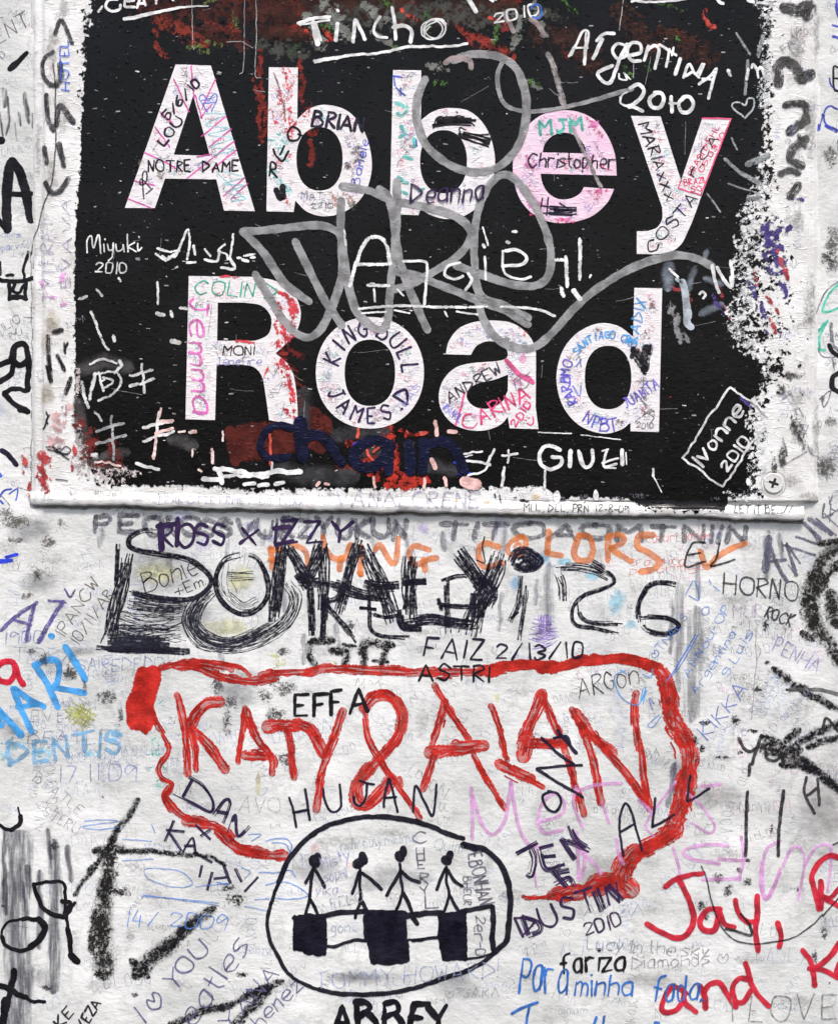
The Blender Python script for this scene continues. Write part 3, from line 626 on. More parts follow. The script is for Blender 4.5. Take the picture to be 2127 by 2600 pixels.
LD = letter([loop('485 222 655 225 635 1103 462 1098 462 1045 (462 1045 400 1090 290 1112 150 1062 50 945 10 780 42 620 120 512 220 452 310 438 400 462 478 522)', 'f'), [conv('f', np.array(q)) for q in ell(325, 770, 142, 194)]], ML, 'white small d with a black heart where stem and bowl meet')

ZL = .00060
on(sign, 'sign', ZL)
for o_, l_ in zip((LA, LB, LC, LE, LY, LR, LO, LP, LD), LOOPS): letter_scrawl(o_, l_)
# A
on(LA, 'sign', ZL)
G('marker_line', 'magenta felt tip lines', M('marker', MAG, .75), 9, 'a', '1068 490 1160 690; 1175 410 1192 610; 1200 590 1240 730; 1322 492 1242 665; 1385 718 1240 840; 1418 795 1285 905; 1436 870 1290 985 1150 1095; 1450 925 1300 1040; 890 940 1010 995 1090 1040; 830 1112 950 1140; 790 1222 930 1277; 1500 1092 1372 1205; 1520 1128 1420 1220; 985 690 1060 760; 955 785 1045 905; 1300 645 1232 725; 1210 965 1300 950')
G('marker_line', 'pale turquoise zigzag', M('soft', (.25, .72, .78), .6), 7, 'a', '1255 700 1380 705 1262 770 1400 790 1280 830 1425 850 1290 905 1440 920 1310 955; 1350 1050 1490 1090 1370 1130 1500 1140 1390 1180 1510 1215 1420 1240; 1340 1070 1440 1160 1500 1220')
G('marker_line', 'small blue heart', M('soft', (.12, .20, .80), .8), 7, 'a', '1275 690 1225 610 1250 585 1280 625 1310 580 1335 600 1300 690; 1240 620 1320 600; 1250 640 1325 630', wob=1)
G('pencil_line', None, M('pen', GPEN, .5), 5, 'a', '1110 420 1150 470 1130 540; 1210 420 1240 470; 1150 410 1130 480; 930 900 1010 1000; 980 860 940 930; 960 1010 1040 960')
P('smudge', None, M('grit', (.25, .23, .16), .6), 'a', '990 1080 45 40; 870 1000 30 30')
T('marker_writing', 'black capitals on the crossbar', M('marker', BK, .96), 11, 'a', 'NOTRE', 912, 1055, 1172, 1055, 68)
T('marker_writing', None, M('marker', BK, .96), 11, 'a', 'DAME', 1245, 1055, 1460, 1052, 62)
T('marker_writing', 'small black date up the left leg', M('marker', INKB, .96), 11, 'a', '5/6/10', 1030, 745, 1235, 520, 54)
T('marker_writing', None, M('marker', INKB, .96), 12, 'a', 'LOU', 1015, 900, 1130, 750, 56)
G('marker_writing', 'scribbled black initial', M('soft', BK, .9), 8, 'a', '885 1220 880 1070 905 1060 900 1120 865 1135 870 1100 930 1160; 900 1190 940 1160')
# first b
on(LB, 'sign', ZL)
G('ink_specks', 'smeared red specks', M('fleck', (.68, .06, .09), .9), 60, 'b', 'w80:60 460 90 560; w90:30 600 60 740; w80:90 700 90 820; w50:130 760 160 740; w60:180 720 200 690; w50:-30 680 0 740; w50:20 1000 90 960; w40:60 1200 90 1260; w60:90 450 110 480')
G('ink_specks', 'turquoise smears', M('fleck', (.22, .66, .64), .8), 40, 'b', 'w90:-10 880 50 960; w90:-20 1060 60 1170; w50:20 830 60 870')
G('pencil_line', None, M('pen', (.25, .17, .15), .8), 8, 'b', '-10 450 30 560 10 600 50 640 60 750; 0 480 20 540')
P('smudge', 'grey pencil shading', M('grit', (.08, .08, .07), .8), 'b', '500 940 60 90; 440 1020 40 40; 470 1250 40 60')
G('ink_specks', None, M('fleck', (.55, .25, .20), .7), 50, 'b', '340 1190 380 1260; 430 1200 460 1230')
G('marker_writing', 'black letters running up the stem', M('marker', BK, .96), 13, 'b', '-35 1080 -25 1000 0 1010 0 1040 -28 1045 10 1090|5 960 45 990 80 930; 30 950 55 900; 0 950 -10 920|w14:110 782 78 815 88 862 135 862 150 815 110 782; w11:140 828 165 835', split=True)
G('marker_block', 'small solid black mark', M('solid', BK), 34, 'b', '5 1170 30 1215; 45 1150 50 1210')
T('marker_writing', 'thick black capitals over the top of the bowl', M('marker', INKB, .97), 17, 'b', 'BRIAN', 225, 772, 535, 815, 88)
T('pen_writing', 'blue violet name up the right of the bowl', M('soft', (.13, .15, .62), .9), 7, 'b', 'Banele', 510, 1145, 570, 865, 46)
T('pen_writing', None, M('pen', GPEN, .9), 6, 'b', 'MAT', 160, 1228, 290, 1228, 46)
T('pen_writing', None, M('pen', GPEN, .9), 6, 'b', '2210', 220, 1285, 350, 1280, 34)
# second b
on(LC, 'sign', ZL)
G('ink_specks', 'turquoise scrawl down the stem', M('dry', (.12, .58, .52), .8), 22, 'b', '740 640 800 660; 750 700 770 720 800 690; 770 780 790 830 760 840; 790 960 830 980; 750 1090 800 1130; 840 860 850 900; 770 1180 800 1190; 880 1170 900 1160', wob=3)
G('marker_line', 'small blue marks at the top', M('marker', (.05, .12, .65), .9), 9, 'b', '722 470 770 480; 725 475 730 530; 735 540 790 590; 765 545 765 580 ; 860 860 862 900')
G('pencil_line', 'fine pencil scrawl', M('pen', GPEN, .6), 5, 'b', '740 880 810 860 760 900 800 930 750 1000 745 1030; 770 460 800 480 830 450 860 470; 760 920 790 880; 1200 1000 1260 960; 1210 1100 1290 1040; 1180 900 1240 920')
G('marker_block', 'two names blacked out with scribble', M('marker', BK, .96), 44, 'b', '960 765 1080 745 1220 750', n=6, pw=3.6)
G('marker_block', None, M('marker', BK, .96), 50, 'b', '1120 825 1200 845 1305 880', n=6, pw=3.6)
G('marker_line', None, M('marker', BK, .96), 9, 'b', '965 790 980 735 1010 720 1040 750; 1060 750 1110 715 1150 720; 1180 740 1215 775; 1105 690 1110 695; 1130 840 1125 790 1160 800; 1250 830 1300 830; 1270 880 1300 905')
# the white and grey words on the black
# e
on(LE, 'sign', ZL)
P('ink_specks', 'deeper pink stains', M('blot', (.82, .25, .55), .7), 'c', '-120 1250 90 60; 270 1180 50 40; -150 1000 60 90; 60 1345 110 20; 210 1040 60 30; 240 770 60 50')
G('ink_specks', None, M('fleck', (.75, .08, .22), .8), 40, 'c', '200 740 280 830; 240 1180 300 1170; 290 1020 330 1040; -130 1320 -60 1350; -20 1350 100 1360')
T('marker_writing', 'turquoise initials at the top', M('soft', (.10, .52, .42), .95), 18, 'c', 'MJM', -90, 830, 180, 800, 80)
T('marker_writing', 'thin black name across the bar', M('soft', INKB, .92), 10, 'c', 'Christopher', -160, 1030, 365, 1035, 82)
G('marker_block', 'black scribble at the foot', M('marker', INKB, .95), 56, 'c', '-30 1290 50 1300 130 1300', n=7, pw=3.2)
G('marker_line', None, M('marker', INKB, .95), 9, 'c', '-75 1220 -85 1300 -30 1310; -40 1215 -50 1320; -80 1265 20 1275; 30 1250 80 1280')
# y
on(LY, 'sign', ZL)
T('marker_writing', 'black capitals down the left arm', M('marker', BK, .9), 9, 'c', 'MARIAxxx', 508, 770, 685, 1235, 66)
T('marker_writing', 'black capitals climbing from the tail', M('marker', BK, .9), 9, 'c', 'COSTA', 600, 1560, 880, 1215, 72)
T('marker_writing', 'red lettering up the right arm', M('marker', (.82, .05, .16), .9), 5.5, 'c', 'GRASI DIEHL', 838, 1085, 1005, 785, 34)
T('marker_writing', None, M('marker', (.82, .05, .16), .9), 5.5, 'c', '05.03.10', 900, 1062, 1040, 830, 32)
T('marker_writing', None, M('marker', (.82, .05, .16), .9), 5.5, 'c', 'BRAZIL', 790, 1140, 930, 1120, 36)
T('marker_writing', None, M('marker', (.82, .05, .16), .9), 5.5, 'c', 'SG', 830, 1178, 895, 1175, 34)
G('marker_line', 'red frame line around the right arm', M('marker', (.85, .10, .22), .9), 9, 'c', '^900 730 1075 733; ^1070 745 890 1200 752 1155 770 1110')
T('marker_writing', None, M('marker', BK, .9), 8, 'c', 'r..CA', 850, 1090, 1000, 850, 52)
# R
on(LR, 'sign', ZL)
G('ink_specks', 'red stain down the right side', M('blot', (.62, .05, .07), .9), 90, 'd', 'w70:1690 320 1740 420 1740 500; w80:1790 330 1800 420; w80:1720 560 1780 500; w50:1730 680 1780 780 1800 960; w30:1620 770 1640 720; w20:1360 150 1460 158; w30:1460 553 1560 553; w40:1700 240 1760 280', wob=3)
P('paint_smear', 'dark red notch', M('solid', (.20, .02, .015)), 'd', '1735 625 40 14')
G('ink_specks', None, M('fleck', (.68, .04, .06), .95), 60, 'd', 'w60:1690 680 1740 740; w60:1760 820 1790 900; w60:1760 980 1800 1020; w50:1690 380 1700 480', wob=3)
T('marker_writing', 'green capitals along the top', M('soft', (.04, .42, .26), .9), 9, 'd', 'COLIN D', 1195, 262, 1700, 290, 90)
T('marker_writing', 'pink writing running down the stem', M('soft', (.85, .18, .55), .85), 15, 'd', 'Jemma', 1165, 285, 1185, 985, 110)
T('marker_writing', 'small black name on the crossbar', M('marker', BK, .9), 8, 'd', 'MONI', 1370, 635, 1560, 632, 56)
T('pen_writing', None, M('pen', (.25, .25, .6), .8), 6, 'd', 'Jenefire', 1330, 695, 1600, 692, 46)
G('pencil_line', None, M('pen', GPEN, .5), 5, 'd', '1640 710 1680 760 1700 700; 1680 830 1730 800 1700 870; 1690 940 1740 920 1730 1000; 1300 330 1280 500; 1290 600 1320 580 1340 640; 1210 910 1240 850; 1280 340 1300 380')
# o
on(LO, 'sign', ZL)
P('smudge', 'pale green grey smudges', M('fleck', (.42, .52, .52), .7), 'e', '400 560 60 50; 800 620 60 60; 350 640 60 80; 340 840 60 60; 810 720 60 60; 700 470 80 40; 560 1030 120 40')
ARC('marker_writing', 'violet black capitals around the top left', M('marker', PUR, .97), 13, 'e', 'KING', 577, 741, 243, 272, 198, 258, 96)
ARC('marker_writing', 'violet black capitals around the top right', M('marker', PUR, .97), 13, 'e', 'BULL', 577, 741, 243, 272, 291, 354, 96)
ARC('marker_writing', 'violet black capitals around the bottom', M('marker', PUR, .97), 13, 'e', 'JAMES.', 577, 741, 236, 262, 151, 46, 92, True)
ARC('marker_writing', None, M('marker', PUR, .97), 14, 'e', 'DD'[:2], 577, 741, 236, 262, 31, 31, 96, True)
T('pen_writing', None, M('pen', (.3, .35, .8), .8), 6, 'e', 'WAS', 790, 960, 890, 830, 40)
# a
on(LP, 'sign', ZL)
P('smudge', 'blue grey smudges on the shoulder', M('fleck', (.30, .40, .45), .85), 'e', '1200 500 90 50; 1130 540 50 30; 1290 520 60 40; 1420 490 50 40; 1520 560 40 50')
P('ink_specks', None, M('blot', (.75, .35, .55), .6), 'e', '1510 660 60 50; 1480 800 60 60; 1230 1010 60 40; 1150 750 40 30')
P('ink_specks', None, M('fleck', (.62, .10, .10), .8), 'e', '1530 500 30 40; 1500 470 40 20; 1280 690 60 12')
G('marker_line', 'broad pink stroke', M('marker', (.88, .10, .30), .8), 20, 'e', 'w26:1410 665 1480 745 1570 800; w12:1155 860 1130 960 1100 1060; w14:1500 770 1540 760 1570 790')
T('marker_writing', 'violet capitals along the bar', M('soft', INKB, .85), 9, 'e', 'ANDREW', 1062, 925, 1385, 735, 66)
T('marker_writing', 'pink capitals along the bottom', M('marker', (.85, .07, .22), .9), 12, 'e', 'CARINA', 1170, 1095, 1555, 895, 92)
T('marker_writing', None, M('marker', (.85, .07, .22), .9), 10, 'e', '2010', 1470, 1075, 1560, 935, 44)
T('pen_writing', None, M('pen', (.2, .2, .75), .8), 7, 'e', 'RANGL', 1020, 965, 1120, 1045, 46)
G('pencil_line', None, M('pen', GPEN, .7), 6, 'e', '1470 840 1460 780 1510 750 1550 780 1530 830 1480 840; 1490 750 1500 850; 1480 790 1550 740')
G('marker_line', 'tiny pink smiling face', M('marker', (.85, .07, .22), .9), 8, 'e', '1535 1050 1560 1060 1575 1040 1570 1010; 1525 1030 1528 1032; 1545 1015 1548 1017')
# d
on(LD, 'sign', ZL)
P('smudge', 'brown smudges on the stem', M('fleck', (.28, .20, .20), .85), 'f', '590 330 50 70; 560 500 40 60; 560 880 50 70; 570 980 70 50; 260 480 60 20; 90 640 30 60; 400 1040 60 40')
ARC('pen_writing', 'blue capitals around the top of the bowl', M('soft', (.10, .38, .85), .9), 9, 'f', 'SANTIAGO ORO', 325, 770, 245, 262, 218, 310, 44)
T('pen_writing', None, M('soft', (.10, .38, .85), .9), 9, 'f', 'RADIX', 500, 560, 560, 300, 60)
ARC('pen_writing', 'violet capitals down the left of the bowl', M('soft', (.16, .12, .68), .9), 9, 'f', 'OMBRAR', 325, 770, 262, 270, 198, 146, 56)
ARC('pen_writing', None, M('soft', (.14, .12, .68), .9), 9, 'f', 'NPBT', 325, 770, 225, 290, 122, 82, 74, True)
T('pen_writing', None, M('soft', (.16, .12, .62), .9), 8, 'f', 'JUANITA', 440, 960, 640, 820, 60)
T('pen_writing', None, M('pen', GPEN, .9), 6, 'f', '2010', 500, 1080, 600, 1078, 34)
G('pencil_line', None, M('pen', GPEN, .9), 7, 'f', '500 790 600 790; 540 780 535 860; 520 830 580 830; 490 1040 590 960; 520 960 600 1010 590 1040; 520 900 560 940; 130 660 150 640 160 700')
G('marker_line', None, M('soft', (.18, .25, .75), .8), 9, 'f', '110 820 150 880 160 820; 130 700 160 660')
G('drawn_heart', 'small black scribbled heart', M('dry', BK, 1.), 50, 'f', 'w60:490 610 520 660 540 700; w60:560 600 550 660 545 710; w34:535 650 550 735; w30:480 600 470 640; w26:585 580 580 620', wob=1)
# ---- marks over field and letters
on(sign, 'sign', .00064)
GT = (.335, .335, .34)
mt = M('tag', GT, .86)
G('grey_tag', 'big looping tag in translucent grey paint marker', mt, 26, 'm',
  '692 140 668 200 664 270 690 350 740 405 800 440 870 452 940 436 990 390 1022 330 1035 250 1030 180 1005 110 960 70 900 55 840 55 790 75;w14:955 80 938 120 940 170 965 225 1030 248 1130 240 1260 210 1390 172;'
  '80 655 200 645 320 632 380 645 410 680 425 780 435 840 460 920 500 965 540 985 565 960 575 860 590 700 598 600 598 485;'
  '415 500 500 515 580 548 700 572 790 600 840 640 845 680 800 740 720 790 640 835 580 850;'
  '410 550 408 640 410 700 412 790 390 880 350 970 310 1010 270 1005 220 960 170 880 120 800;'
  '80 655 150 730 220 830 300 890;'
  '255 690 300 780 350 880 410 970;'
  '540 510 570 540 590 640 605 740 640 850 700 985;'
  '600 790 680 810 780 850 880 890 960 920 1040 968;'
  '1040 945 960 905 880 870 860 760 862 640 890 530 930 475 970 462 1010 490 1060 560 1100 650 1118 730 1110 800 1070 835 1000 835 900 805 800 770;'
  '870 880 890 950 930 1010 990 1045 1060 1045 1120 1000 1200 910 1300 830 1420 765 1530 735 1600 742 1660 770')
G('grey_tag_drip', 'blunt pinkish grey end of the tag', M('soft', (.42, .34, .34), .75), 30, 'b', '1040 390 1100 360 1180 380 1190 420; 1400 90 1450 200; 1560 130 1610 170 1640 220', wob=2)
G('scuff', 'grey rubbed stroke over the top of the e', M('dry', (.36, .33, .33), .9), 30, 'c', 'w30:-40 340 0 440 60 660; w24:0 450 45 640; w22:110 790 190 960 280 1150', wob=1)
mw = M('paint', WH)
G('marker_writing', 'white name at the top centre left', mw, 20, 'b', 'w20:140 150 235 120 330 112; w12:150 160 330 130; w34:232 150 245 210 258 275; w12:250 150 280 255|w24:378 155 370 252; w20:380 70 384 74|w20:475 262 488 130; w20:495 135 525 200 545 248|w18:640 112 612 150 600 200 630 232 680 238|w20:712 55 728 140 735 245; w24:722 175 790 165 832 200 825 262|w9:960 125 900 160 895 220 950 248 1010 235 1040 180 1020 130 960 125; w9:975 140 915 180 930 225 985 240 1020 190 1000 145 975 140; w9:940 170 915 200; w9:1040 150 1030 210 980 246 920 240 905 180 940 138 1000 130 1035 165', split=True)
G('marker_line', 'white underline beneath the name at top centre', mw, 14, 'b', 'w16:238 378 340 365 450 345 600 335 720 315 800 298 900 290 1060 292 1170 276; w8:240 390 350 372 450 352', wob=1.5)
G('marker_writing', 'cut off white capitals at the top edge, left of centre', mw, 15, 'a', '610 78 632 48|725 5 670 10 655 50 690 78 738 66 745 40|775 -20 770 30 775 50 830 52; 772 15 825 12|845 55 870 -15 895 40; 850 30 885 28|960 -10 962 30; 1050 -6 1064 10', split=True)
G('marker_line', 'white underline at the top left', mw, 22, 'a', '768 125 850 110 1000 75 1140 50 1278 44', taper=.75)
G('marker_writing', 'white tail of a cut off letter at the top', mw, 26, 'b', '1150 -20 1190 20 1222 78; w20:1300 -10 1325 12; w14:1345 5 1350 0')
T('marker_writing', 'small white year, top centre', mw, 12, 'b', '2010', 1340, 158, 1610, 92, 66)
G('marker_line', 'blue halo behind the last digit', M('soft', (.05, .16, .60), .9), 12, 'b', '1560 60 1570 40 1610 40 1625 80 1610 118 1570 110')
G('marker_line', 'white double dash at the top right', mw, 14, 'c', '470 18 560 -6; 480 10 560 20 700 14 810 0; 700 0 810 -8; w20:990 0 1005 20 1025 30; w18:1180 10 1210 18; w14:1240 24 1300 30')
G('marker_writing', 'white country name slanting down, upper right', mw, 20, 'c',
  'w15:85 350 130 280 170 200 205 205 195 280 180 400; w12:100 345 150 240; w12:110 300 200 300; w10:190 210 175 390|w22:235 365 270 290 290 250; w20:255 255 300 215 360 212|w18:440 285 380 275 352 320 380 365 430 350 445 290; w22:440 280 400 360 370 440 340 510 300 510 262 460 300 430 350 410|w20:450 350 520 330 520 280 470 270 440 320 465 375 520 380|w20:545 375 570 290; w20:560 320 610 285 635 320 610 425|w16:640 280 740 345; w16:700 310 690 360 680 415; w14:725 300 715 345|w22:765 370 735 460|w16:785 480 820 400 860 460 900 400 ; w14:880 470 910 400; w16:800 470 840 450 880 480|w18:880 520 940 480 985 430 ; w18:985 435 960 520 938 608; w13:900 490 960 495', split=True)
G('marker_writing', 'white year beneath the country name', mw, 22, 'c', '460 545 510 525 545 560 520 610 455 660; w22:450 655 490 665 535 685|620 575 580 610 590 660 640 665 665 620 650 580 610 575|w22:710 600 715 690; w14:700 640 740 640|790 600 755 640 775 690 820 690 845 640 820 600 785 600', split=True)
G('marker_writing', 'faint white letters right of the country name', M('chalk', WH), 16, 'c', 'w20:1180 430 1170 490; 1200 420 1210 400 1235 440 1240 480; 1235 440 1260 420 1280 480; w24:1060 440 1070 465; w10:390 460 395 490 440 495 420 450 460 490; w9:400 620 410 590 440 570; w12:400 600 405 640 450 660')
G('drawn_heart', 'faint outlined heart, upper right of the sign', M('chalk', (.45, .5, .5)), 11, 'c', '1150 720 1085 665 1090 635 1130 635 1160 650 1180 610 1215 615 1210 670 1175 710 1160 728')
G('marker_writing', 'small white name above a year at the left', mw, 9, 'a', '540 1550 540 1480 565 1450 580 1520 610 1445 625 1555|640 1500 645 1545; 648 1468 650 1471|665 1500 675 1535 700 1525 700 1490 695 1570 670 1600|715 1500 725 1540 755 1530 760 1500 765 1545|785 1440 790 1545; 830 1490 795 1515 840 1545|850 1495 852 1540 872 1520; 855 1455 857 1458', split=True)
T('marker_writing', 'small white year at the left of the sign', M('soft', WH, .95), 8, 'd', '2010', 592, 135, 780, 135, 66)
G('marker_writing', 'white worn signature above the capital R', M('chalk', WH), 15, 'a', '1040 1575 1080 1570 1120 1480 1155 1410 1165 1500 1150 1590; 970 1525 1040 1545 1100 1540; 960 1560 1020 1600; w16:1190 1510 1200 1560; w14:1260 1530 1290 1570; w12:1380 1500 1340 1540 1390 1560 1400 1590; w14:1430 1440 1425 1500 1415 1570; w14:1500 1570 1560 1560')
G('marker_writing', None, M('chalk', WH), 16, 'd', '1000 30 1030 50 1080 10; w14:1150 70 1200 65; w16:1260 50 1330 60 1350 0; w18:1360 100 1440 105 1410 40; w16:1460 40 1475 42; w18:1490 50 1520 60; w16:1540 38 1560 36; w12:1080 100 1090 96')
G('marker_writing', 'large worn white capital in the middle of the sign', M('chalk', WH), 24, 'm', 'w13:440 835 460 760 500 680 555 685 575 760; w11:460 765 570 765; w7:520 830 510 830; w10:500 835 570 838; w7:520 850 524 890; w7:600 850 620 870')
G('marker_writing', 'worn white lower letters in the middle of the sign', mw, 14, 'm', 'w9:620 755 690 755 700 780 695 850 690 900|w9:810 760 770 770 760 800 790 815 820 805; w10:838 795 850 820 830 850|w8:895 740 898 815; w10:890 700 893 706|w11:955 770 1020 765 1035 740 1000 715 965 720 ; w8:955 720 960 790 1010 815 1050 808', split=True)
G('marker_writing', 'small white dots and dashes beside the middle word', M('chalk', WH), 18, 'm', 'w11:970 690 975 692; w10:990 655 1000 655; w10:1135 750 1160 750; w10:1168 740 1172 840; w10:1215 680 1215 815; w14:1155 860 1160 870; w16:1195 855 1215 880; w6:888 640 905 700; w7:420 650 425 700')
G('marker_line', 'worn white underline in the middle of the sign', M('chalk', WH), 20, 'm', 'w9:470 915 600 905 760 910 900 908; w9:950 908 1060 915 1130 938; w6:480 930 560 925; w6:590 920 640 930; w7:800 925 870 935; w7:760 925 768 940')
G('marker_line', 'white vertical marks at the right of the middle word', M('chalk', WH), 18, 'c', 'w22:155 1480 155 1590 150 1640; w20:70 1590 75 1750; w22:40 1770 45 1790; w22:120 1780 150 1830; w14:215 1700 220 1690')
G('marker_writing', 'two white zigzag strokes near the worn right edge', mw, 20, 'f', 'w22:960 90 975 170 1000 250; w20:990 100 1030 170 1075 220 1085 150 1070 70; w24:1075 160 1080 210; w18:1070 60 1072 75; w16:885 260 900 245 920 265 905 285; w16:700 110 750 155', taper=.1)
G('paint_drip', 'thick pale drip of paint by the last letter', M('solid', (.45, .50, .55)), 40, 'f', 'w20:745 170 770 190; w42:775 190 795 260 805 330; w44:805 330 810 430 830 460', wob=2)
G('marker_writing', 'faint white marks at the left of the sign', M('chalk', (.62, .62, .6)), 20, 'd', 'w20:495 290 535 275; w16:600 235 630 270; w16:735 165 742 180; w18:565 370 600 450; w16:600 460 640 560 670 600; w26:970 380 1005 388; w20:1050 370 1060 395; w20:1110 345 1150 348; w30:1060 550 1100 555; w20:700 520 705 545; w14:970 190 972 320')
G('marker_writing', 'grey worn emblem of initials at the left', M('chalk', (.60, .61, .62)), 20, 'd', 'w20:510 800 520 880 550 950; w22:590 750 570 830 555 900; w15:590 750 650 740 720 740 745 780 730 840 680 880 610 910; w14:610 740 640 850; w14:640 770 700 790 640 830 620 800 650 780; w20:740 670 750 700 710 740; w14:560 690 640 660 720 680; w14:590 980 625 1035', wob=2)
for i, (x, y, s, c) in enumerate(((870, 780, 1., (.60, .6, .6)), (680, 1120, 1.25, (.35, .36, .37)), (970, 1100, 1.3, WH))):
    G('marker_writing', ('small grey double crossed stroke by the initials', 'dim grey double crossed stroke near the bottom left', 'white double crossed stroke left of the capital R')[i], M('chalk', c), 20, 'd',
      'w%d:%d %d %d %d; w%d:%d %d %d %d; w%d:%d %d %d %d' % (18, x - 65 * s, y - 20 * s, x + 65 * s, y - 55 * s if i != 2 else y - 22 * s - 30, 18, x - 65 * s, y + 45 * s, x + 75 * s, y + 2 * s, 16, x + 5 * s, y - 90 * s, x + 20 * s if i != 2 else x - 20, y + 80 * s + (50 if i else 0)), wob=2)
G('marker_writing', None, M('paint', (.80, .55, .52)), 14, 'd', 'w20:985 1038 1062 1034; w18:960 1110 1060 1080; w14:962 1115 945 1265; w12:990 960 980 1010; w16:940 1250 945 1265')
G('marker_line', 'small white and pink dabs low on the sign', M('chalk', (.85, .62, .58)), 20, 'd', 'w22:1170 1102 1198 1102; w14:1100 1100 1135 1102; w14:1370 1100 1368 1155; w18:1300 1210 1308 1290; w14:1220 1335 1235 1345; w12:1180 1215 1178 1250; w12:590 1285 660 1290; w16:660 1290 740 1310', wob=2)
G('marker_line', 'white dash low on the left', mw, 20, 'd', '842 1298 880 1308 975 1330', wob=2)
G('paint_smear', 'ragged white paint patch left of the dark blue word', mw, 34, 'd', 'w30:1320 1330 1450 1340 1560 1365 1700 1345 1840 1350; w34:1350 1350 1360 1410; w20:1380 1370 1540 1370 1640 1380; w22:1500 1420 1560 1422; w26:1590 1425 1640 1428; w26:1250 1395 1340 1400; w24:1690 1420 1736 1410; w14:1668 1290 1668 1350', wob=3)
G('paint_fleck', None, M('fleck', (.72, .35, .32), .9), 20, 'd', '1320 1365 1400 1385; 1590 1370 1640 1370; 1180 1100 1200 1106; 1300 1270 1310 1290; 1225 1335 1230 1350')
# the dark blue word
bl = M('paint', (.003, .0045, .026))
G('dark_blue_lettering', 'dark navy painted word low on the sign', bl, 60, 'e',
  'w44:90 1075 30 1062 -40 1080 -85 1140 -90 1200 -60 1245 0 1262 80 1250|w78:150 1050 155 1130 170 1255; w62:175 1140 240 1115 300 1140 350 1200 400 1290|w66:700 1185 600 1155 530 1180 480 1230 490 1290 560 1320 640 1290 690 1220; w62:690 1180 690 1260 690 1340|w68:810 1180 820 1250 825 1340|w60:900 1170 905 1250 900 1340; w60:910 1200 1000 1160 1080 1190 1120 1250 1150 1340', split=True, wob=1.5)
G('paint_highlight', 'bright blue edges of the navy word', M('solid', (.02, .07, .62)), 14, 'e', 'w26:-75 1240 0 1262 80 1248; w12:-90 1180 -85 1230; w14:-30 1062 30 1055; w22:130 1025 160 1025; w16:480 1180 500 1168 525 1180; w14:985 1150 988 1175; w18:1060 1172 1085 1182; w18:1095 1285 1150 1300; w20:1130 1360 1190 1355; w9:808 1190 812 1200', wob=2)
G('paint_drip', 'red and pink vertical dabs around the navy word', M('paint', (.68, .10, .07)), 14, 'e', 'w18:505 1085 502 1135; w16:-30 1120 -28 1250 -26 1300; w16:560 1215 580 1260 610 1290; w14:640 1180 600 1225; w9:540 1180 620 1182; w26:800 1190 830 1186; w12:800 1100 810 1110; w20:890 1115 915 1110', wob=2)
G('paint_drip', 'pale pink dabs along the foot of the field', M('paint', (.82, .50, .47)), 14, 'e', 'w22:978 1040 985 1120; w26:960 1270 980 1320; w20:1030 1385 1040 1430; w16:600 1380 606 1440; w18:905 1390 912 1440; w20:255 1430 270 1415; w16:305 1418 325 1422; w70:1160 1410 1220 1420; w24:1060 1105 1100 1100', wob=3)
G('marker_writing', 'white strokes right of the navy word', mw, 12, 'e', 'w14:1120 1280 1200 1285 1310 1300; w13:1310 1300 1250 1350 1160 1365; w16:1335 1210 1310 1260 1290 1290; w12:1150 1235 1260 1220; w9:1150 1250 1200 1245|w12:1425 1215 1420 1290; w14:1385 1245 1475 1238|w18:1395 1320 1390 1370 1380 1430', split=True, wob=2)
G('marker_writing', 'bold white capitals at the bottom centre right', mw, 18, 'e', 'w22:1736 1210 1690 1190 1640 1195 1610 1240 1620 1300 1680 1330 1740 1300 1745 1260 1690 1255; w10:1720 1200 1650 1190|w26:1800 1220 1795 1310|w20:1850 1220 1865 1290 1900 1320 1935 1280 1935 1215; w10:1860 1230 1880 1300|w16:2020 1215 2005 1310 2080 1300; w12:1995 1290 2090 1265; w10:2010 1320 2075 1325; w10:2030 1210 1995 1220|w22:2115 1215 2118 1300; w8:2138 1230 2142 1300', split=True, wob=1)
G('marker_line', None, M('chalk', WH), 14, 'f', 'w14:-60 1340 -62 1440; w8:0 1110 100 1112; w7:160 1120 400 1150; w8:-100 1105 0 1110; w16:600 1330 600 1370; w7:605 1380 650 1470')
P('paint_smear', 'small white bumps along the foot of the field', M('paint', WH), 'f', '12 1500 24 42; 250 1490 18 34; 1180 1405 14 26; 215 -40 1 1')
G('marker_line', 'white drawn box tilted around a name, lower right', M('soft', WH, .97), 12, 'f', '^780 1262 850 1160 930 1020 1000 930 1070 828 1140 880 1240 945 1295 1005; ^785 1270 880 1330 960 1400 1025 1435 1100 1330 1180 1200 1240 1120', wob=2)
T('marker_writing', 'white name inside the tilted box', M('soft', WH, .97), 15, 'f', 'Ivonne', 905, 1310, 1155, 975, 84)
T('marker_writing', 'white year inside the tilted box', M('soft', WH, .97), 14, 'f', '2010', 1060, 1345, 1190, 1165, 66)
# big marker over second b
on(LC, 'sign', ZL + .0006)
T('marker_writing', 'thick violet black name across the foot', M('marker', PUR, .97), 13, 'b', 'Deanna', 828, 1246, 1275, 1228, 112)
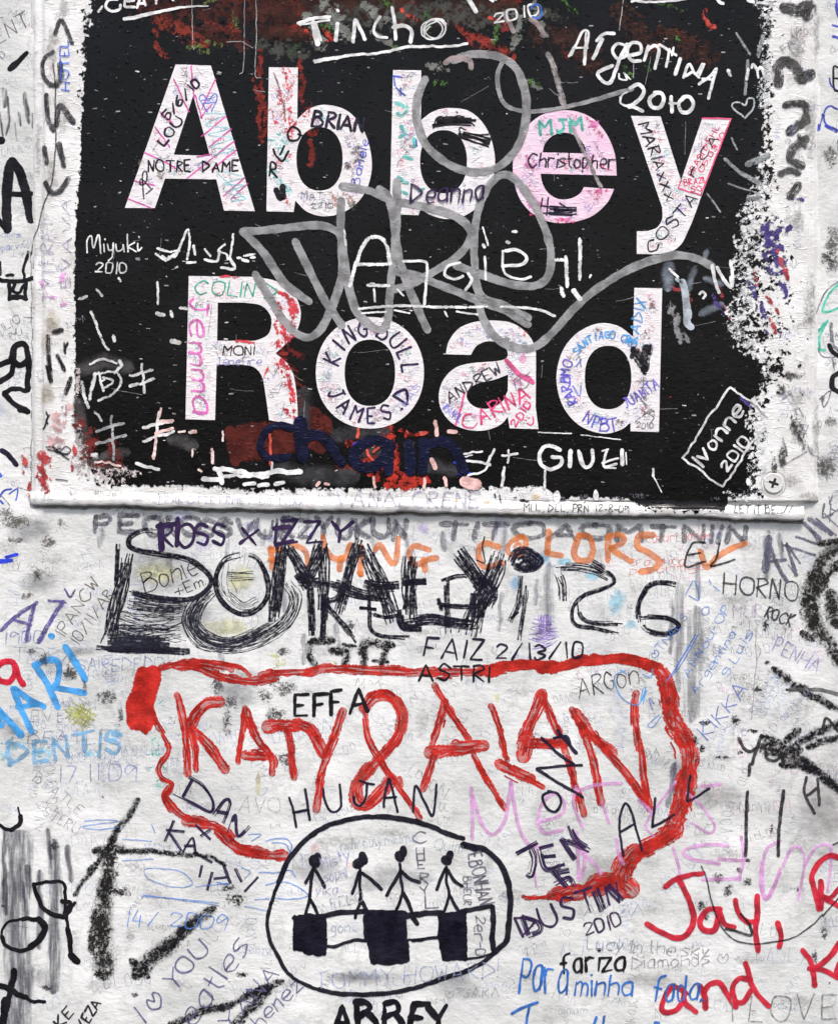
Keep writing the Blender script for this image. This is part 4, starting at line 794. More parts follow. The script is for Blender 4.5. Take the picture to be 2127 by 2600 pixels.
# white board margins
on(sign, 'sign', .00034)
on(sign, 'sign', .00030)
G('grey_smudge', 'broken dark marker strokes stacked down the left margin', M('dry', (.05, .05, .055)), 26, 'a', 'w24:345 210 385 130 445 265|w26:330 325 275 370 270 460 310 520 360 530; w34:375 400 380 480 350 520|w28:290 590 300 720 330 800; w32:352 770 375 650 452 750|w30:278 910 292 995; w34:370 890 395 1015|w32:285 1130 320 1180 370 1175 425 1100', split=True)
G('pencil_line', 'long thin dark line down the left margin', M('soft', BK, .8), 8, 'a', '332 395 345 520 345 750 350 860 335 1050 318 1140 260 1300 240 1390 205 1470 195 1560; w14:180 1490 170 1590; w22:290 1120 310 1180')
T('pen_writing', 'small blue capitals down the left margin', M('soft', (.05, .16, .75), .9), 8, 'a', 'HOTEL', 432, 560, 425, 250, 50)
P('smudge', None, M('blot', (.05, .10, .70), .9), 'a', '295 0 26 9 15')
T('pen_writing', 'thin violet capitals up the left margin', M('pen', (.30, .26, .42), .75), 6, 'a', 'TYTEIRAT', 345, 1850, 330, 1340, 78)
T('pen_writing', None, M('pen', (.30, .26, .42), .75), 6, 'a', 'EVAVA', 440, 1760, 435, 1225, 56)
P('smudge', 'pink dots of paint on the left margin', M('fleck', (.85, .35, .70), .9), 'd', '390 150 60 60; 390 310 50 60; 330 270 80 50; 260 200 40 60; 300 350 30 30; 420 400 20 20')
P('smudge', 'beige stain on the left margin', M('haze', (.55, .50, .42), .9), 'd', '330 420 70 110; 300 870 60 130; 290 560 50 110')
G('charcoal_mark', 'black vertical strokes low on the left margin', M('dry', BK), 26, 'd', 'w26:298 520 305 640 320 790; w16:290 700 310 780; w30:340 490 380 480; w26:360 640 400 720; w16:420 560 400 600; w30:440 780 410 860; w14:400 560 405 620')
P('smudge', 'pale pink wash low on the left margin', M('blot', (.70, .42, .42), .75), 'd', '370 1060 90 150; 330 1160 110 70; 430 960 40 60')
G('paint_smear', 'red paint patch at the lower left corner', M('blot', (.46, .06, .06)), 60, 'd', 'w120:270 1290 290 1410; w40:230 1270 300 1260; w40:460 1200 450 1320; w50:150 1270 160 1290; w34:180 1420 175 1480; w30:140 1350 150 1360', wob=4)
G('marker_writing', 'thin black scrawl at the lower left', M('marker', BK, .9), 7, 'd', '290 1195 340 1200 400 1250 430 1270; 330 1190 360 1230 410 1190 440 1215 400 1240 350 1215 380 1200; 300 1210 420 1240; 350 1390 420 1400; w10:290 980 300 1010 280 1070 270 1080; w10:310 1000 290 1030 300 1050')
T('pen_writing', None, M('pen', GPEN, .8), 6, 'd', 'JJ', 375, 1000, 420, 1000, 55)
G('grey_smudge', 'large faded black curves running down the right margin', M('dry', (.055, .055, .055)), 60, 'c', 'w70:1410 50 1480 70 1560 40 1545 100|w60:1365 510 1360 420 1410 380 1470 420 1500 490 1560 460|w45:1410 650 1480 640 1530 660 1540 740; w55:1440 810 1530 740|w50:1530 860 1460 910 1440 980 1500 1020; w30:1490 840 1520 900|w40:1380 1070 1430 1050 1480 1060|w45:1440 1200 1480 1140', split=True, wob=2)
T('pen_writing', 'small thin capitals on the right margin', M('pen', GPEN, .9), 5, 'c', 'FAYE', 1400, 330, 1540, 215, 50)
T('pen_writing', None, M('pen', GPEN, .7), 5, 'c', 'LIST', 1470, 350, 1550, 290, 44)
P('grime', 'dark grime on the worn right margin', M('grit', (.05, .048, .045)), 'f', '1480 1100 60 160 -20; 1390 1250 40 130; 1380 850 40 60; 1450 760 90 40; 1340 1330 30 90; 1600 1010 1 1')
T('pen_writing', None, M('pen', GPEN, .8), 6, 'f', 'PFA', 1390, 900, 1520, 1130, 60)
G('pencil_line', None, M('pen', GPEN, .8), 7, 'f', '1545 1180 1570 1240 1610 1250; 1400 1300 1540 1220; 1390 1130 1420 1240')
for col, al, n, box in (((.28, .27, .32), .5, 26, (92, 10, 178, 1230)), ((.28, .25, .27), .55, 34, (1985, 10, 2062, 1230)), ((.26, .26, .55), .45, 12, (1960, 20, 2060, 1200)), ((.32, .30, .38), .5, 40, (110, 1250, 1950, 1272))):
    sb = SB('sign')
    for i in range(n): doodle(sb, rnd.uniform(box[0], box[2]), rnd.uniform(box[1], box[3]), rnd.uniform(8, 22) if box[3] - box[1] > 90 else rnd.uniform(7, 12), rnd.choice([0, 90, -90, -30]) * (box[3] - box[1] > 90) + rnd.uniform(-6, 6), rnd.uniform(1.1, 2.2), rnd.randint(2, 4))
    sb.build('faded_scribbles', M('pen', col, al), sign, 'faint old scribble on the white margins of the sign', stuff=True)
P('grime', 'thin grey grime on the white margins', M('grit', (.22, .21, .20), .4), 'a', '330 300 60 200; 400 700 50 160; 320 1100 60 200; 400 60 60 80; 240 900 30 300')
P('grime', None, M('grit', (.22, .21, .20), .4), 'f', '1480 900 70 120; 1560 300 60 300; 1600 1100 40 300; 1450 1400 80 60; 1560 1500 100 50')
P('grime', None, M('grit', (.22, .21, .20), .4), 'c', '1470 300 80 200; 1560 800 60 300; 1600 200 40 250; 1480 1350 60 160')
# bottom rail writing
T('pen_writing', 'faded violet grey capitals along the bottom rail', M('pen', (.36, .34, .48), .55), 13, 'e', 'VANALORENE', 370, 1550, 1240, 1565, 90)
T('pen_writing', 'small black initials and date on the bottom rail', M('soft', (.08, .08, .08), .95), 6, 'f', 'MLL, DLL, PRN  12-8-09', -190, 1585, 450, 1594, 44)
T('pen_writing', 'small black phrase at the right end of the bottom rail', M('soft', (.06, .06, .06), .95), 6, 'i', 'LET IT BE....//', 1095, 50, 1450, 54, 44)
T('pen_writing', 'faint pencil words at the left of the bottom rail', M('pen', (.42, .36, .55), .6), 6, 'd', '~~GLEAR OTTE FRMST  OS/LUXX', 850, 1535, 1860, 1548, 42)
T('pen_writing', None, M('pen', (.45, .42, .42), .5), 5, 'd', 'RUNNIIMAMMNANNNNAAVMMN', 225, 1505, 800, 1498, 34)
G('charcoal_mark', 'black chips on the rail', M('blot', BK), 20, 'e', 'w22:1500 1520 1550 1525; w14:1370 1490 1376 1530; w14:1340 1485 1343 1500; w20:1440 1490 1462 1500')
P('smudge', None, M('haze', (.60, .48, .30), .8), 'e', '1290 1530 40 20; 1100 1520 40 16; 1590 1500 40 30')
# screw
def screw(cx, cy, r):
    o = sub_empty('screw', sign, 'painted over cross head screw in the lower right corner')
    z = .0036
    m, nt, b = newmat('painted_screw'); b.inputs['Base Color'].default_value = (.70, .69, .67, 1); b.inputs['Roughness'].default_value = .4
    nt.links.new(relief(nt, 'board'), b.inputs['Normal'])
    rr = np.array([1.0, .99, .94, .85, .76, .68]); hh = np.array([-.6, .55, .95, 1.0, .8, .78]) * .0006; th = np.linspace(0, 2 * np.pi, 40, endpoint=False)
    V = np.concatenate([W3(cx + r * a * np.cos(th), cy + r * a * np.sin(th), z + h + th * 0) for a, h in zip(rr, hh)])
    k = np.arange(40); F = []
    for j in range(5): F += np.stack([j * 40 + k, j * 40 + (k + 1) % 40, (j + 1) * 40 + (k + 1) % 40, (j + 1) * 40 + k], -1).tolist()
    mesh('screw_rim', V, F, m, o)
    cr = []
    for i in range(4):
        t = R(20 + 90 * i)
        for rad, dt in ((.52, -.24), (.52, .24), (.2, math.pi / 4)): cr.append((cx + r * rad * math.cos(t + dt), cy + r * rad * math.sin(t + dt)))
    outer = [(cx + r * .685 * math.cos(t), cy + r * .685 * math.sin(t)) for t in th]
    solid_outline('screw_face', [outer, cr], m, o, lambda x, y: x * 0 + z, .0, hh[-1])
    m2, nt2, b2 = newmat('screw_recess'); b2.inputs['Base Color'].default_value = (.02, .02, .02, 1)
    solid_outline('screw_recess', [outer], m2, o, lambda x, y: x * 0 + z, -.0004, .00005)
screw(1960.7, 1227, 26)
G('paint_ridge', 'ring of thick paint around the screw', M('soft', (.45, .42, .38), .5), 8, 'f', '1335 1340 1390 1360 1412 1415 1390 1470 1335 1492 1280 1470 1260 1415 1280 1360 1335 1340')

# ================================================================== THE WALL
LAYER[0] = 0
on(wall, 'wall')
# faint layers of old scribble that nobody could read, under everything
LAYER0 = LAYER[0]
for name_, col, al, cnt, sz, ww, box in (
    ('faded_scribbles', (.30, .32, .42), .38, 125, (10, 34), (1.2, 2.6), (0, 1300, 2127, 2600)),
    ('faded_scribbles', (.20, .30, .70), .36, 80, (10, 40), (1.2, 2.2), (0, 1340, 2127, 2600)),
    ('faded_scribbles', (.26, .25, .25), .42, 90, (10, 30), (1.2, 2.4), (0, 1340, 2127, 2600)),
    ('faded_scribbles', (.75, .35, .55), .30, 26, (14, 40), (1.6, 3.0), (1400, 1330, 2127, 2200)),
    ('faded_scribbles', (.25, .24, .26), .40, 40, (10, 26), (1.2, 2.4), (1340, 1440, 1980, 2150)),
    ('faded_scribbles', (.30, .32, .42), .40, 34, (9, 26), (1.2, 2.4), (-10, 0, 75, 1300)),
    ('faded_scribbles', (.28, .30, .38), .42, 26, (9, 26), (1.2, 2.4), (2085, 0, 2140, 1300)),
    ('faded_scribbles', (.22, .30, .60), .42, 50, (9, 24), (1.2, 2.2), (0, 1500, 420, 1960))):
    sb = SB('wall')
    for i in range(int(cnt * 1.15)):
        y = rnd.uniform(box[1], box[3]); doodle(sb, rnd.uniform(box[0], box[2]), y, rnd.uniform(*sz), rnd.choice([0, 0, -8, -60, 20, 90]) + rnd.uniform(-12, 12), rnd.uniform(*ww), rnd.randint(2, 7))
    sb.build(name_, M('pen', col, al * 1.05), wall, 'faint layers of old illegible pen scribble under the newer writing', stuff=True)
LAYER[0] = LAYER0 + 40
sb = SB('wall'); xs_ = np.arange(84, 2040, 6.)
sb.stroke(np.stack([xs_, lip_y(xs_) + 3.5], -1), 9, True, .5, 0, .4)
sb.build('seam_shade_dirt', M('soft', (.12, .10, .09), .5), wall, 'line of dark contact shade in the joint under the sign')  # contact shadow under the rail, painted as a dark brown stroke
G('seam_shade_dirt', None, M('dry', (.22, .20, .18), .6), 8, 'd', '190 0 196 300 200 700 196 1100 190 1560', wob=2)
# grey weathering
G('grey_run', 'dark vertical runs of faded ink at the lower left', M('drip', (.08, .08, .11), .7), 120, 'j', 'w260:110 500 100 900 120 1300 110 1600; w130:330 520 340 900 330 1350; w80:170 650 165 900; w60:420 520 430 700; w70:240 680 250 1100; w60:30 420 40 900; w60:290 420 320 560', wob=4)
G('grey_run', 'grey shaded vertical bands right of the scribbled number', M('drip', (.12, .12, .15), .5), 130, 'i', 'w100:760 520 760 800 750 1100; w170:860 700 860 1000 840 1250; w90:1310 200 1300 420; w60:880 380 870 560; w60:1380 200 1390 320; w50:720 600 715 900', wob=4)
G('grey_run', None, M('drip', (.14, .13, .20), .7), 60, 'l', 'w70:730 20 720 130 700 240; w40:745 0 745 60')
G('grey_run', 'faded grey runs under the row of faded letters', M('drip', (.14, .15, .20), .45), 60, 'g', 'w60:620 170 615 240; w70:800 180 790 240; w60:1400 240 1380 330; w60:1620 180 1610 230; w90:1740 500 1740 620; w60:1350 900 1360 1000; w60:1040 340 1045 480', wob=3)
G('grey_run', None, M('drip', (.14, .15, .20), .45), 60, 'h', 'w50:590 180 600 280; w50:800 200 810 320; w60:1020 190 1030 260; w60:1400 170 1380 280; w90:1670 400 1670 700; w50:1600 480 1590 600; w50:1380 560 1370 760; w70:370 760 375 860; w60:180 820 175 960', wob=3)
P('smudge', 'soft grey smudges across the lower wall', M('haze', (.30, .30, .32), .55), 'g', '180 160 190 130; 230 480 170 90; 1000 420 330 200; 60 1350 130 100; 500 900 200 40; 1150 700 320 150; 1450 1150 200 160')
P('smudge', None, M('haze', (.32, .30, .30), .50), 'l', '300 700 260 200; 1000 200 300 120; 1650 300 220 420; 620 1330 300 90; 800 60 120 200')
P('smudge', None, M('haze', (.30, .30, .32), .50), 'k', '250 650 200 160; 700 700 330 120; 1100 1360 200 120; 500 1310 330 60')
P('smudge', 'yellowish tint inside the scribbled capital', M('haze', (.70, .70, .42), .8), 'g', '960 420 200 110; 1470 470 110 120; 1400 760 200 80')
P('smudge', None, M('blot', (.66, .66, .35), .6), 'h', '20 970 60 70; 0 930 50 40; 1350 1190 30 60; 360 970 30 20')
P('smudge', None, M('drip', (.66, .62, .35), .7), 'j', '1580 110 26 160')
G('smudge', 'violet scribble beside the pencilled date', M('pen', (.30, .18, .62), .6), 90, 'h', 'w130:1560 760 1640 780 1720 770; w110:1570 830 1640 830 1700 800; w70:1640 680 1640 780', n=9, pw=2.0)
P('smudge', None, M('haze', (.50, .40, .75), .6), 'h', '1640 790 110 70; 900 150 50 50')
P('smudge', 'lilac smears under the row of faded letters', M('haze', (.50, .48, .80), .6), 'g', '1130 70 90 50; 1550 140 80 60; 1240 250 70 50; 1660 210 60 30')
P('smudge', 'turquoise specks left of the red box', M('fleck', (.12, .60, .48), .8), 'g', '990 1210 55 50; 950 1450 50 70; 960 1530 80 60; 880 1380 30 40; 1100 1530 20 16')
P('smudge', None, M('fleck', (.12, .60, .48), .8), 'j', '1010 20 60 30; 1040 100 50 40; 970 130 50 60; 920 30 30 30')
P('smudge', 'pale blue smears at the left', M('blot', (.35, .65, .82), .6), 'g', '80 1470 110 70; 700 1430 60 90; 250 1520 110 60; 20 1540 50 60; 560 1520 80 40')
P('smudge', None, M('haze', (.30, .62, .80), .7), 'i', '380 600 70 110 20; 470 740 60 40; 230 440 60 40; 60 350 70 30')
P('smudge', None, M('haze', (.20, .45, .72), .7), 'h', '1470 480 50 70; 1640 330 60 60')
P('grime', 'dark gritty grime at the left under the sign', M('grit', (.10, .085, .07), .7), 'g', '100 110 150 60; 300 230 70 60; 230 430 60 60; 170 560 60 40; 30 60 80 60; 380 110 40 40; 90 220 80 30')
P('grime', None, M('grit', (.10, .10, .10), .8), 'g', '650 1180 90 60; 740 1300 30 80; 1330 1120 60 90; 1420 1210 80 60; 430 1030 70 60; 1390 1330 40 130; 1670 1300 60 90; 1680 1080 60 60; 90 1000 30 30; 1620 1180 60 60')
P('grime', None, M('grit', (.10, .10, .10), .8), 'h', '60 1130 110 60; 30 1300 60 60; 60 1560 80 60; 50 900 60 40; 460 740 40 40; 100 1480 40 60')
P('grime', 'sooty specks right of the red box', M('grit', (.02, .02, .02), 1.), 'i', '1110 1320 50 40; 1240 1130 40 30; 860 1450 30 60; 920 1340 50 30; 900 1500 30 40; 1290 740 26 60; 1210 1390 60 20; 1030 1550 60 16; 1300 970 30 24; 1130 1520 30 16')
P('grime', None, M('grit', (.06, .055, .06), .9), 'l', '1000 700 50 50; 1060 780 50 60 40; 1180 720 50 40; 1130 650 30 30; 900 870 34 50; 930 940 26 30; 1650 1040 30 50; 1180 590 24 20; 1490 770 16 30; 1590 1180 26 60; 820 1410 14 26; 1330 400 12 50; 1680 1340 12 14')
P('grime', 'small soot marks low on the wall', M('grit', (.03, .028, .025), .95), 'j', '830 1410 40 20; 290 1370 50 34; 1440 820 90 70; 1480 1290 60 26; 610 1290 60 40; 330 500 40 50; 630 205 12 14; 20 870 14 14; 1400 760 60 40; 740 780 90 50')
P('grime', None, M('grit', (.08, .07, .07), .7), 'c', '1690 960 70 100; 1700 1480 70 160; 1660 1580 60 60')
P('grime', 'sooty patch right of the screw', M('char', (.09, .085, .08), .8), 'f', '1650 1320 100 100; 1690 1040 50 40; 1700 60 60 80; 1640 900 20 30; 1710 680 20 40')
P('grime', 'rubbed grey grime scattered over the lower wall', M('grit', (.18, .18, .18), .22), 'g', '60 300 120 160; 330 330 120 70; 120 720 140 60; 300 980 200 50; 650 1050 120 60; 520 1350 120 90; 150 1400 160 60; 1000 1000 60 40; 1500 1050 160 60; 1300 1500 120 60; 900 640 160 60; 350 620 100 80')
P('grime', None, M('grit', (.18, .18, .18), .22), 'h', '350 900 300 60; 900 780 120 40; 1200 600 100 60; 1650 600 100 140; 500 1250 120 50; 900 1300 60 140; 1500 1150 140 40; 200 1150 100 40; 1650 1000 60 40')
P('grime', None, M('grit', (.18, .18, .18), .22), 'i', '300 300 200 60; 900 900 90 250; 1100 600 160 90; 1200 1150 160 120; 1400 700 120 160; 700 1200 40 160; 1000 1550 160 40; 1500 1250 130 90; 300 1500 120 60; 1150 250 140 60')
P('grime', None, M('grit', (.18, .18, .18), .22), 'j', '800 620 160 70; 950 800 160 60; 350 300 120 80; 600 1350 120 90; 1100 1350 120 60; 250 1300 120 120; 1500 1000 90 60; 800 1050 60 80; 1300 250 100 50; 450 1100 60 160')
P('grime', None, M('grit', (.18, .18, .18), .22), 'k', '400 480 200 70; 900 700 120 60; 500 1300 200 40; 1300 600 60 120; 1200 1400 120 60; 100 1350 90 60; 1450 800 120 60; 1550 1300 80 60; 700 420 160 40')
P('grime', None, M('grit', (.18, .18, .18), .22), 'l', '300 600 120 60; 1050 550 140 60; 1500 500 120 120; 600 900 100 40; 1200 1200 160 50; 1500 1450 180 60; 400 1450 120 40; 900 250 140 50; 1650 1000 60 140; 750 1250 120 40')
# left strip of wall
G('black_lettering', 'thick black painted letters cut off at the left edge', M('paint', BK), 60, 'a', 'w58:45 1400 45 1250 50 1080 75 995; w52:80 990 130 1070 165 1200 190 1340; w34:50 1190 190 1188|w34:-60 1180 -20 1320 30 1390; w44:-20 860 10 858', split=True, wob=1.5)
G('black_mark', 'short black dash at the upper left', M('paint', BK), 38, 'a', '65 420 110 380 165 325', taper=.35)
T('pen_writing', 'thin grey capitals at the top left corner', M('soft', (.16, .15, .14), .8), 7, 'a', ')ENT', -40, 290, 190, 150, 84)
G('grey_smudge', 'faded grey vertical smears at the left edge', M('drip', (.09, .09, .10), .8), 40, 'a', 'w50:25 560 30 640; w44:155 580 165 690 175 740; w30:120 700 130 760; w24:50 600 60 740 40 820; w18:95 760 105 860; w16:200 700 200 780; w30:160 620 180 700')
G('grey_smudge', None, M('drip', (.08, .08, .09), .8), 30, 'a', 'w12:145 580 150 640; w24:0 690 20 830; w40:230 120 235 180')
G('pencil_line', None, M('pen', GPEN, .8), 6, 'a', '0 340 20 360 30 330 15 315 0 320; 0 110 20 105; 215 60 218 70; 500 40 480 80')
P('smudge', None, M('fleck', (.75, .12, .12), .7), 'a', '215 50 14 24; 210 450 14 20; 200 170 16 60; 440 50 26 40')
T('pen_writing', None, M('pen', BPEN, .5), 5, 'a', 'mailes', -30, 1455, 130, 1450, 30)
T('pen_writing', None, M('pen', BPEN, .5), 5, 'a', 'imparv/', -30, 1540, 150, 1520, 34)
G('black_lettering', 'black twisted painted mark at the left edge, beside the sign', M('paint', BK), 26, 'd', 'w26:0 170 60 180 90 180 160 175 230 155; w24:60 180 60 290; w26:65 290 120 270 160 290; w22:160 180 160 280; w20:90 190 85 240 120 245 150 200; w16:150 170 150 100 175 20; w18:45 140 80 145; w12:0 60 8 140; w30:80 280 110 280', wob=2)
G('black_lettering', 'large black painted letter cut off at the left edge', M('paint', BK), 38, 'd', 'w36:70 660 90 590 140 565 170 600 175 700 170 840; w34:85 590 85 700 60 760 0 790; w34:0 690 60 670 130 690 160 670; w30:160 845 80 840 30 860; w32:30 870 90 930 160 970; w34:125 965 170 975', wob=2)
G('black_mark', 'short slanting black dash at the left edge, level with the rail', M('paint', INKB), 30, 'd', '15 1215 55 1245 100 1300')
G('pen_mark', 'small blue marks at the left edge', M('marker', (.05, .12, .62), .9), 12, 'd', 'w20:0 1360 8 1370; 0 1500 30 1460 70 1450; 0 1520 20 1540; w9:60 1480 110 1450 100 1520')
T('pen_writing', None, M('pen', GPEN, .8), 6, 'd', '11LIO', 0, 500, 130, 430, 50)
T('pen_writing', None, M('pen', GPEN, .7), 6, 'd', '~U', 60, 520, 140, 510, 40)
G('pencil_line', None, M('pen', GPEN, .7), 7, 'd', '210 0 205 100; 150 400 205 405; 190 340 205 380; 0 1480 60 1550 40 1590; 110 1440 180 1460')
P('smudge', None, M('fleck', (.62, .08, .08), .9), 'd', '150 1360 24 14; 120 1445 18 18; 175 1450 14 60; 155 1275 20 20')
G('blue_mark', 'ragged bright blue dash at the far left under the sign', M('paint', (.03, .06, .60)), 22, 'g', 'w26:-10 350 40 348 70 345; w20:40 325 105 308')
# right strip of wall
G('pen_writing', 'blue pen shapes at the upper right edge', M('dry', (.05, .07, .45)), 16, 'c', 'w20:1730 0 1725 60 1736 100; w12:1700 155 1736 165; w18:1705 225 1740 235; w9:1680 480 1690 520 1736 560; w12:1736 670 1680 650 1650 690 1660 760 1736 800; w20:1660 770 1720 805; w12:1605 790 1615 760 1620 790 1608 800; w10:1640 700 1625 770')
G('black_mark', None, M('marker', BK, .9), 12, 'c', '1736 415 1705 415 1710 540 1736 560; 1710 480 1736 480; 1736 860 1736 920')
G('pen_writing', 'green scrawl at the right edge', M('dry', (.08, .58, .42)), 14, 'f', '1736 200 1700 230 1660 290 1640 360 1680 365 1736 340; w16:1650 440 1600 510 1600 590 1650 600; 1670 420 1640 470 1620 530 1620 590')
G('pencil_line', None, M('pen', GPEN, .9), 8, 'f', '1736 180 1660 240 1620 320 1590 430 1600 560 1640 640 1720 640; w20:1690 440 1700 560 1736 600; 1620 900 1690 850 1650 950 1630 890; 1700 650 1710 720; 1680 1500 1690 1570 1736 1590; 1700 1490 1680 1540')
G('black_mark', 'black curved strokes at the right edge', M('marker', BK, .95), 28, 'f', 'w26:1680 570 1700 610 1740 640; w30:1740 740 1700 770 1700 830 1740 860')
# under the sign
T('marker_writing', 'row of faded black capitals just under the rail, left part', M('dry', (.10, .10, .13), .7), 30, 'g', 'PE', 585, 165, 840, 165, 95)
T('marker_writing', 'row of faded black capitals just under the rail, middle part', M('dry', (.10, .10, .14), .65), 32, 'g', 'OROSSVUIRZYUKUN', 890, 190, 2480, 205, 105)
T('marker_writing', 'row of faded black capitals just under the rail, right part', M('dry', (.10, .10, .13), .65), 32, 'h', 'TITOAOMTNIIN', 1010, 205, 2880, 230, 90)
T('marker_writing', 'small faint red writing under the orange word', M('pen', (.78, .25, .25), .6), 6, 'i', 'caturi caren', 560, 235, 960, 215, 50)
T('marker_writing', None, M('pen', (.78, .25, .25), .6), 6, 'i', 'era lanca', 460, 375, 790, 370, 50)
T('marker_writing', None, M('pen', (.78, .25, .25), .6), 6, 'i', 'p contigo', 460, 430, 930, 400, 46)
G('orange_lettering', 'translucent orange marker word under the left of the rail', M('soft', ORG, .70), 38, 'h', 'w34:-30 270 -20 390; w34:-30 280 30 280; w30:-30 340 0 340|w34:310 280 350 330 420 330 455 250; w34:400 330 390 400; w30:300 260 290 200|w30:95 240 180 290 200 390|w34:520 260 520 430; w30:510 420 525 430|w32:610 280 640 250 700 350 735 350 752 210|w34:935 280 850 255 820 300 850 370 930 340 980 330; w34:905 340 915 400', split=True)
G('orange_lettering', 'translucent orange marker word under the right of the rail', M('soft', ORG, .70), 38, 'h', 'w36:1360 260 1280 240 1240 290 1260 370 1300 385 1380 360|w30:1495 200 1430 240 1420 290 1470 320 1520 280 1525 210 1485 200; w20:1460 260 1480 240 1500 260 1470 300|w38:1670 170 1660 290; w36:1665 300 1745 315', split=True)
G('orange_lettering', 'last three orange letters and a tick mark beside them', M('soft', ORG, .70), 38, 'i', 'w36:150 200 120 290 150 345 215 335 235 270 210 200 150 190|w36:330 200 325 340; w34:330 200 400 185 420 230 350 270; w36:350 270 400 310 465 350|w38:600 190 520 195 510 260 580 300 640 350 600 400 530 412|w34:890 290 920 370 940 385 1000 320 1090 270 1165 240', split=True)
on(wall, 'wall')
HB = M('pen', (.012, .011, .024), .97); HG = M('pen', (.02, .02, .035), .9)
G('scribbled_letter', 'huge scribbled black capital D with a wide double foot', HB, 40, 'p', 'w60:145 200 120 350 85 480 60 600', n=13, pw=2.6)
G('scribbled_letter', None, HB, 22, 'p', '300 95 215 100 160 130 155 165 200 190 300 205 400 220 470 260 515 315 490 365 430 400 330 402 200 382 155 370; w16:105 160 100 250 95 340; w30:165 375 260 400 400 410', n=6, pw=2.6)
G('scribbled_letter', None, HG, 60, 'p', 'w40:60 610 200 612 330 620; w60:60 590 200 590 330 600; w26:10 615 120 625 300 628 420 632', n=18, pw=2.4)
G('scribbled_letter', None, HG, 60, 'p', 'w46:150 420 260 440 400 450; w120:80 500 200 530 400 520; w100:70 560 180 570 330 570', n=16, pw=1.6)
G('scribbled_letter', 'large scribbled black capital O', HB, 20, 'p', '660 205 580 225 540 290 540 370 590 440 660 468 730 440 765 370 755 290 720 225 660 205', n=7, pw=2.6)
G('scribbled_letter', None, HG, 60, 'p', '520 370 440 430 415 500 470 580 560 610 660 600 760 560 850 490 885 400 850 330; w50:530 350 470 420 440 500 480 560 570 595 660 580 790 510', n=12, pw=1.9)
G('scribbled_letter', None, HG, 50, 'p', '590 300 700 300; w80:570 240 560 330 590 400; w50:590 380 660 430 720 410', n=4, pw=1.5)
G('scribbled_letter', 'large scribbled black capital M overlapping an R', HB, 52, 'p', '832 150 810 300 790 500', n=12, pw=3)
G('scribbled_letter', None, HB, 44, 'p', '845 165 900 250 955 330; w36:895 290 920 320 940 350; w60:1005 150 970 240 930 320', n=10, pw=3)
G('scribbled_letter', None, HB, 50, 'p', '1005 170 1012 320 1005 490; w26:950 330 955 450 958 560; w22:1015 380 1005 570', n=8, pw=3)
G('scribbled_letter', None, HB, 24, 'p', '940 330 1040 335 1090 360 1060 400 1000 410; 1000 400 1050 460 1100 520 1155 590; w40:900 320 990 325', n=5, pw=3)
G('scribbled_letter', 'large scribbled black capital A', HB, 46, 'p', '1168 140 1140 230 1110 330 1075 465; w66:1185 165 1230 270 1280 380 1320 500; w44:1060 340 1170 380 1290 395; w40:1190 330 1250 345 1340 340', n=11, pw=3)
G('scribbled_letter', None, HB, 14, 'p', '1205 330 1212 450 1215 530 1250 560 1310 568 1385 570; 1210 460 1280 480 1340 470; 1170 440 1240 445', n=4, pw=3)
G('scribbled_letter', 'large scribbled black capital L and U', HB, 60, 'p', '1392 215 1388 330 1390 490; w44:1370 510 1480 490 1600 505 1690 510; w26:1360 330 1460 325; w30:1340 450 1360 520 1440 530', n=12, pw=3)
G('scribbled_letter', None, HB, 22, 'p', '1550 320 1552 430 1558 550; w16:1530 320 1600 298 1640 300; w18:1510 425 1620 435 1700 430; w12:1515 400 1530 450', n=4, pw=3)
G('scribbled_letter', 'large scribbled black capital Y', HB, 70, 'p', 'w60:1600 190 1650 260 1720 350; w84:1790 200 1750 310 1690 430 1650 560; w70:1680 300 1740 370 1720 420; w70:1690 380 1680 480', n=13, pw=3)
G('scribbled_number', 'scribbled black number one, tall and thin', HB, 30, 'h', '1500 440 1490 560 1480 620 1435 720; 1530 500 1515 650 1490 830; w16:1440 700 1480 660', n=4, pw=2.2)
G('scribbled_number', 'scribbled black number two', HB, 24, 'i', '235 360 340 430 365 480 300 520 180 560 120 620 110 690 140 740 250 760 415 800; w26:140 600 160 690 240 730 415 730', n=4, pw=2.4)
G('scribbled_number', None, HB, 44, 'i', '10 390 130 385 240 405 330 450; w60:20 420 50 500 50 590; w50:230 360 300 400', n=5, pw=2.4)
G('scribbled_number', 'scribbled black number six', HB, 28, 'i', '740 490 660 480 580 500 530 570 510 650 520 720; w28:520 720 560 770 650 795 730 780 760 740 700 700 600 690 520 690', n=7, pw=2.4)
G('smudge', 'blue black round scribble above the number one', M('pen', (.012, .012, .03), .97), 30, 'h', 'w40:1440 350 1470 300 1530 285 1580 310 1620 350 1580 390 1510 395 1450 360; w40:1490 350 1530 330 1570 350 1540 380', n=8, pw=3.4)
G('pencil_line', None, M('marker', INKB, .85), 8, 'h', '1275 200 1265 260 1278 355 1230 345; 1480 380 1530 340 1590 360 1560 400 1500 395 1480 370')
G('charcoal_lettering', 'two blotchy charcoal round letters', M('char', BK), 44, 'h', 'w60:230 840 330 840 ; w50:215 850 200 920 240 990; w56:350 900 430 910 430 990; w70:530 890 560 850 690 860; w50:540 880 540 980; w46:680 880 650 970; w30:420 860 480 870; w26:600 960 680 970', split=False, wob=2)
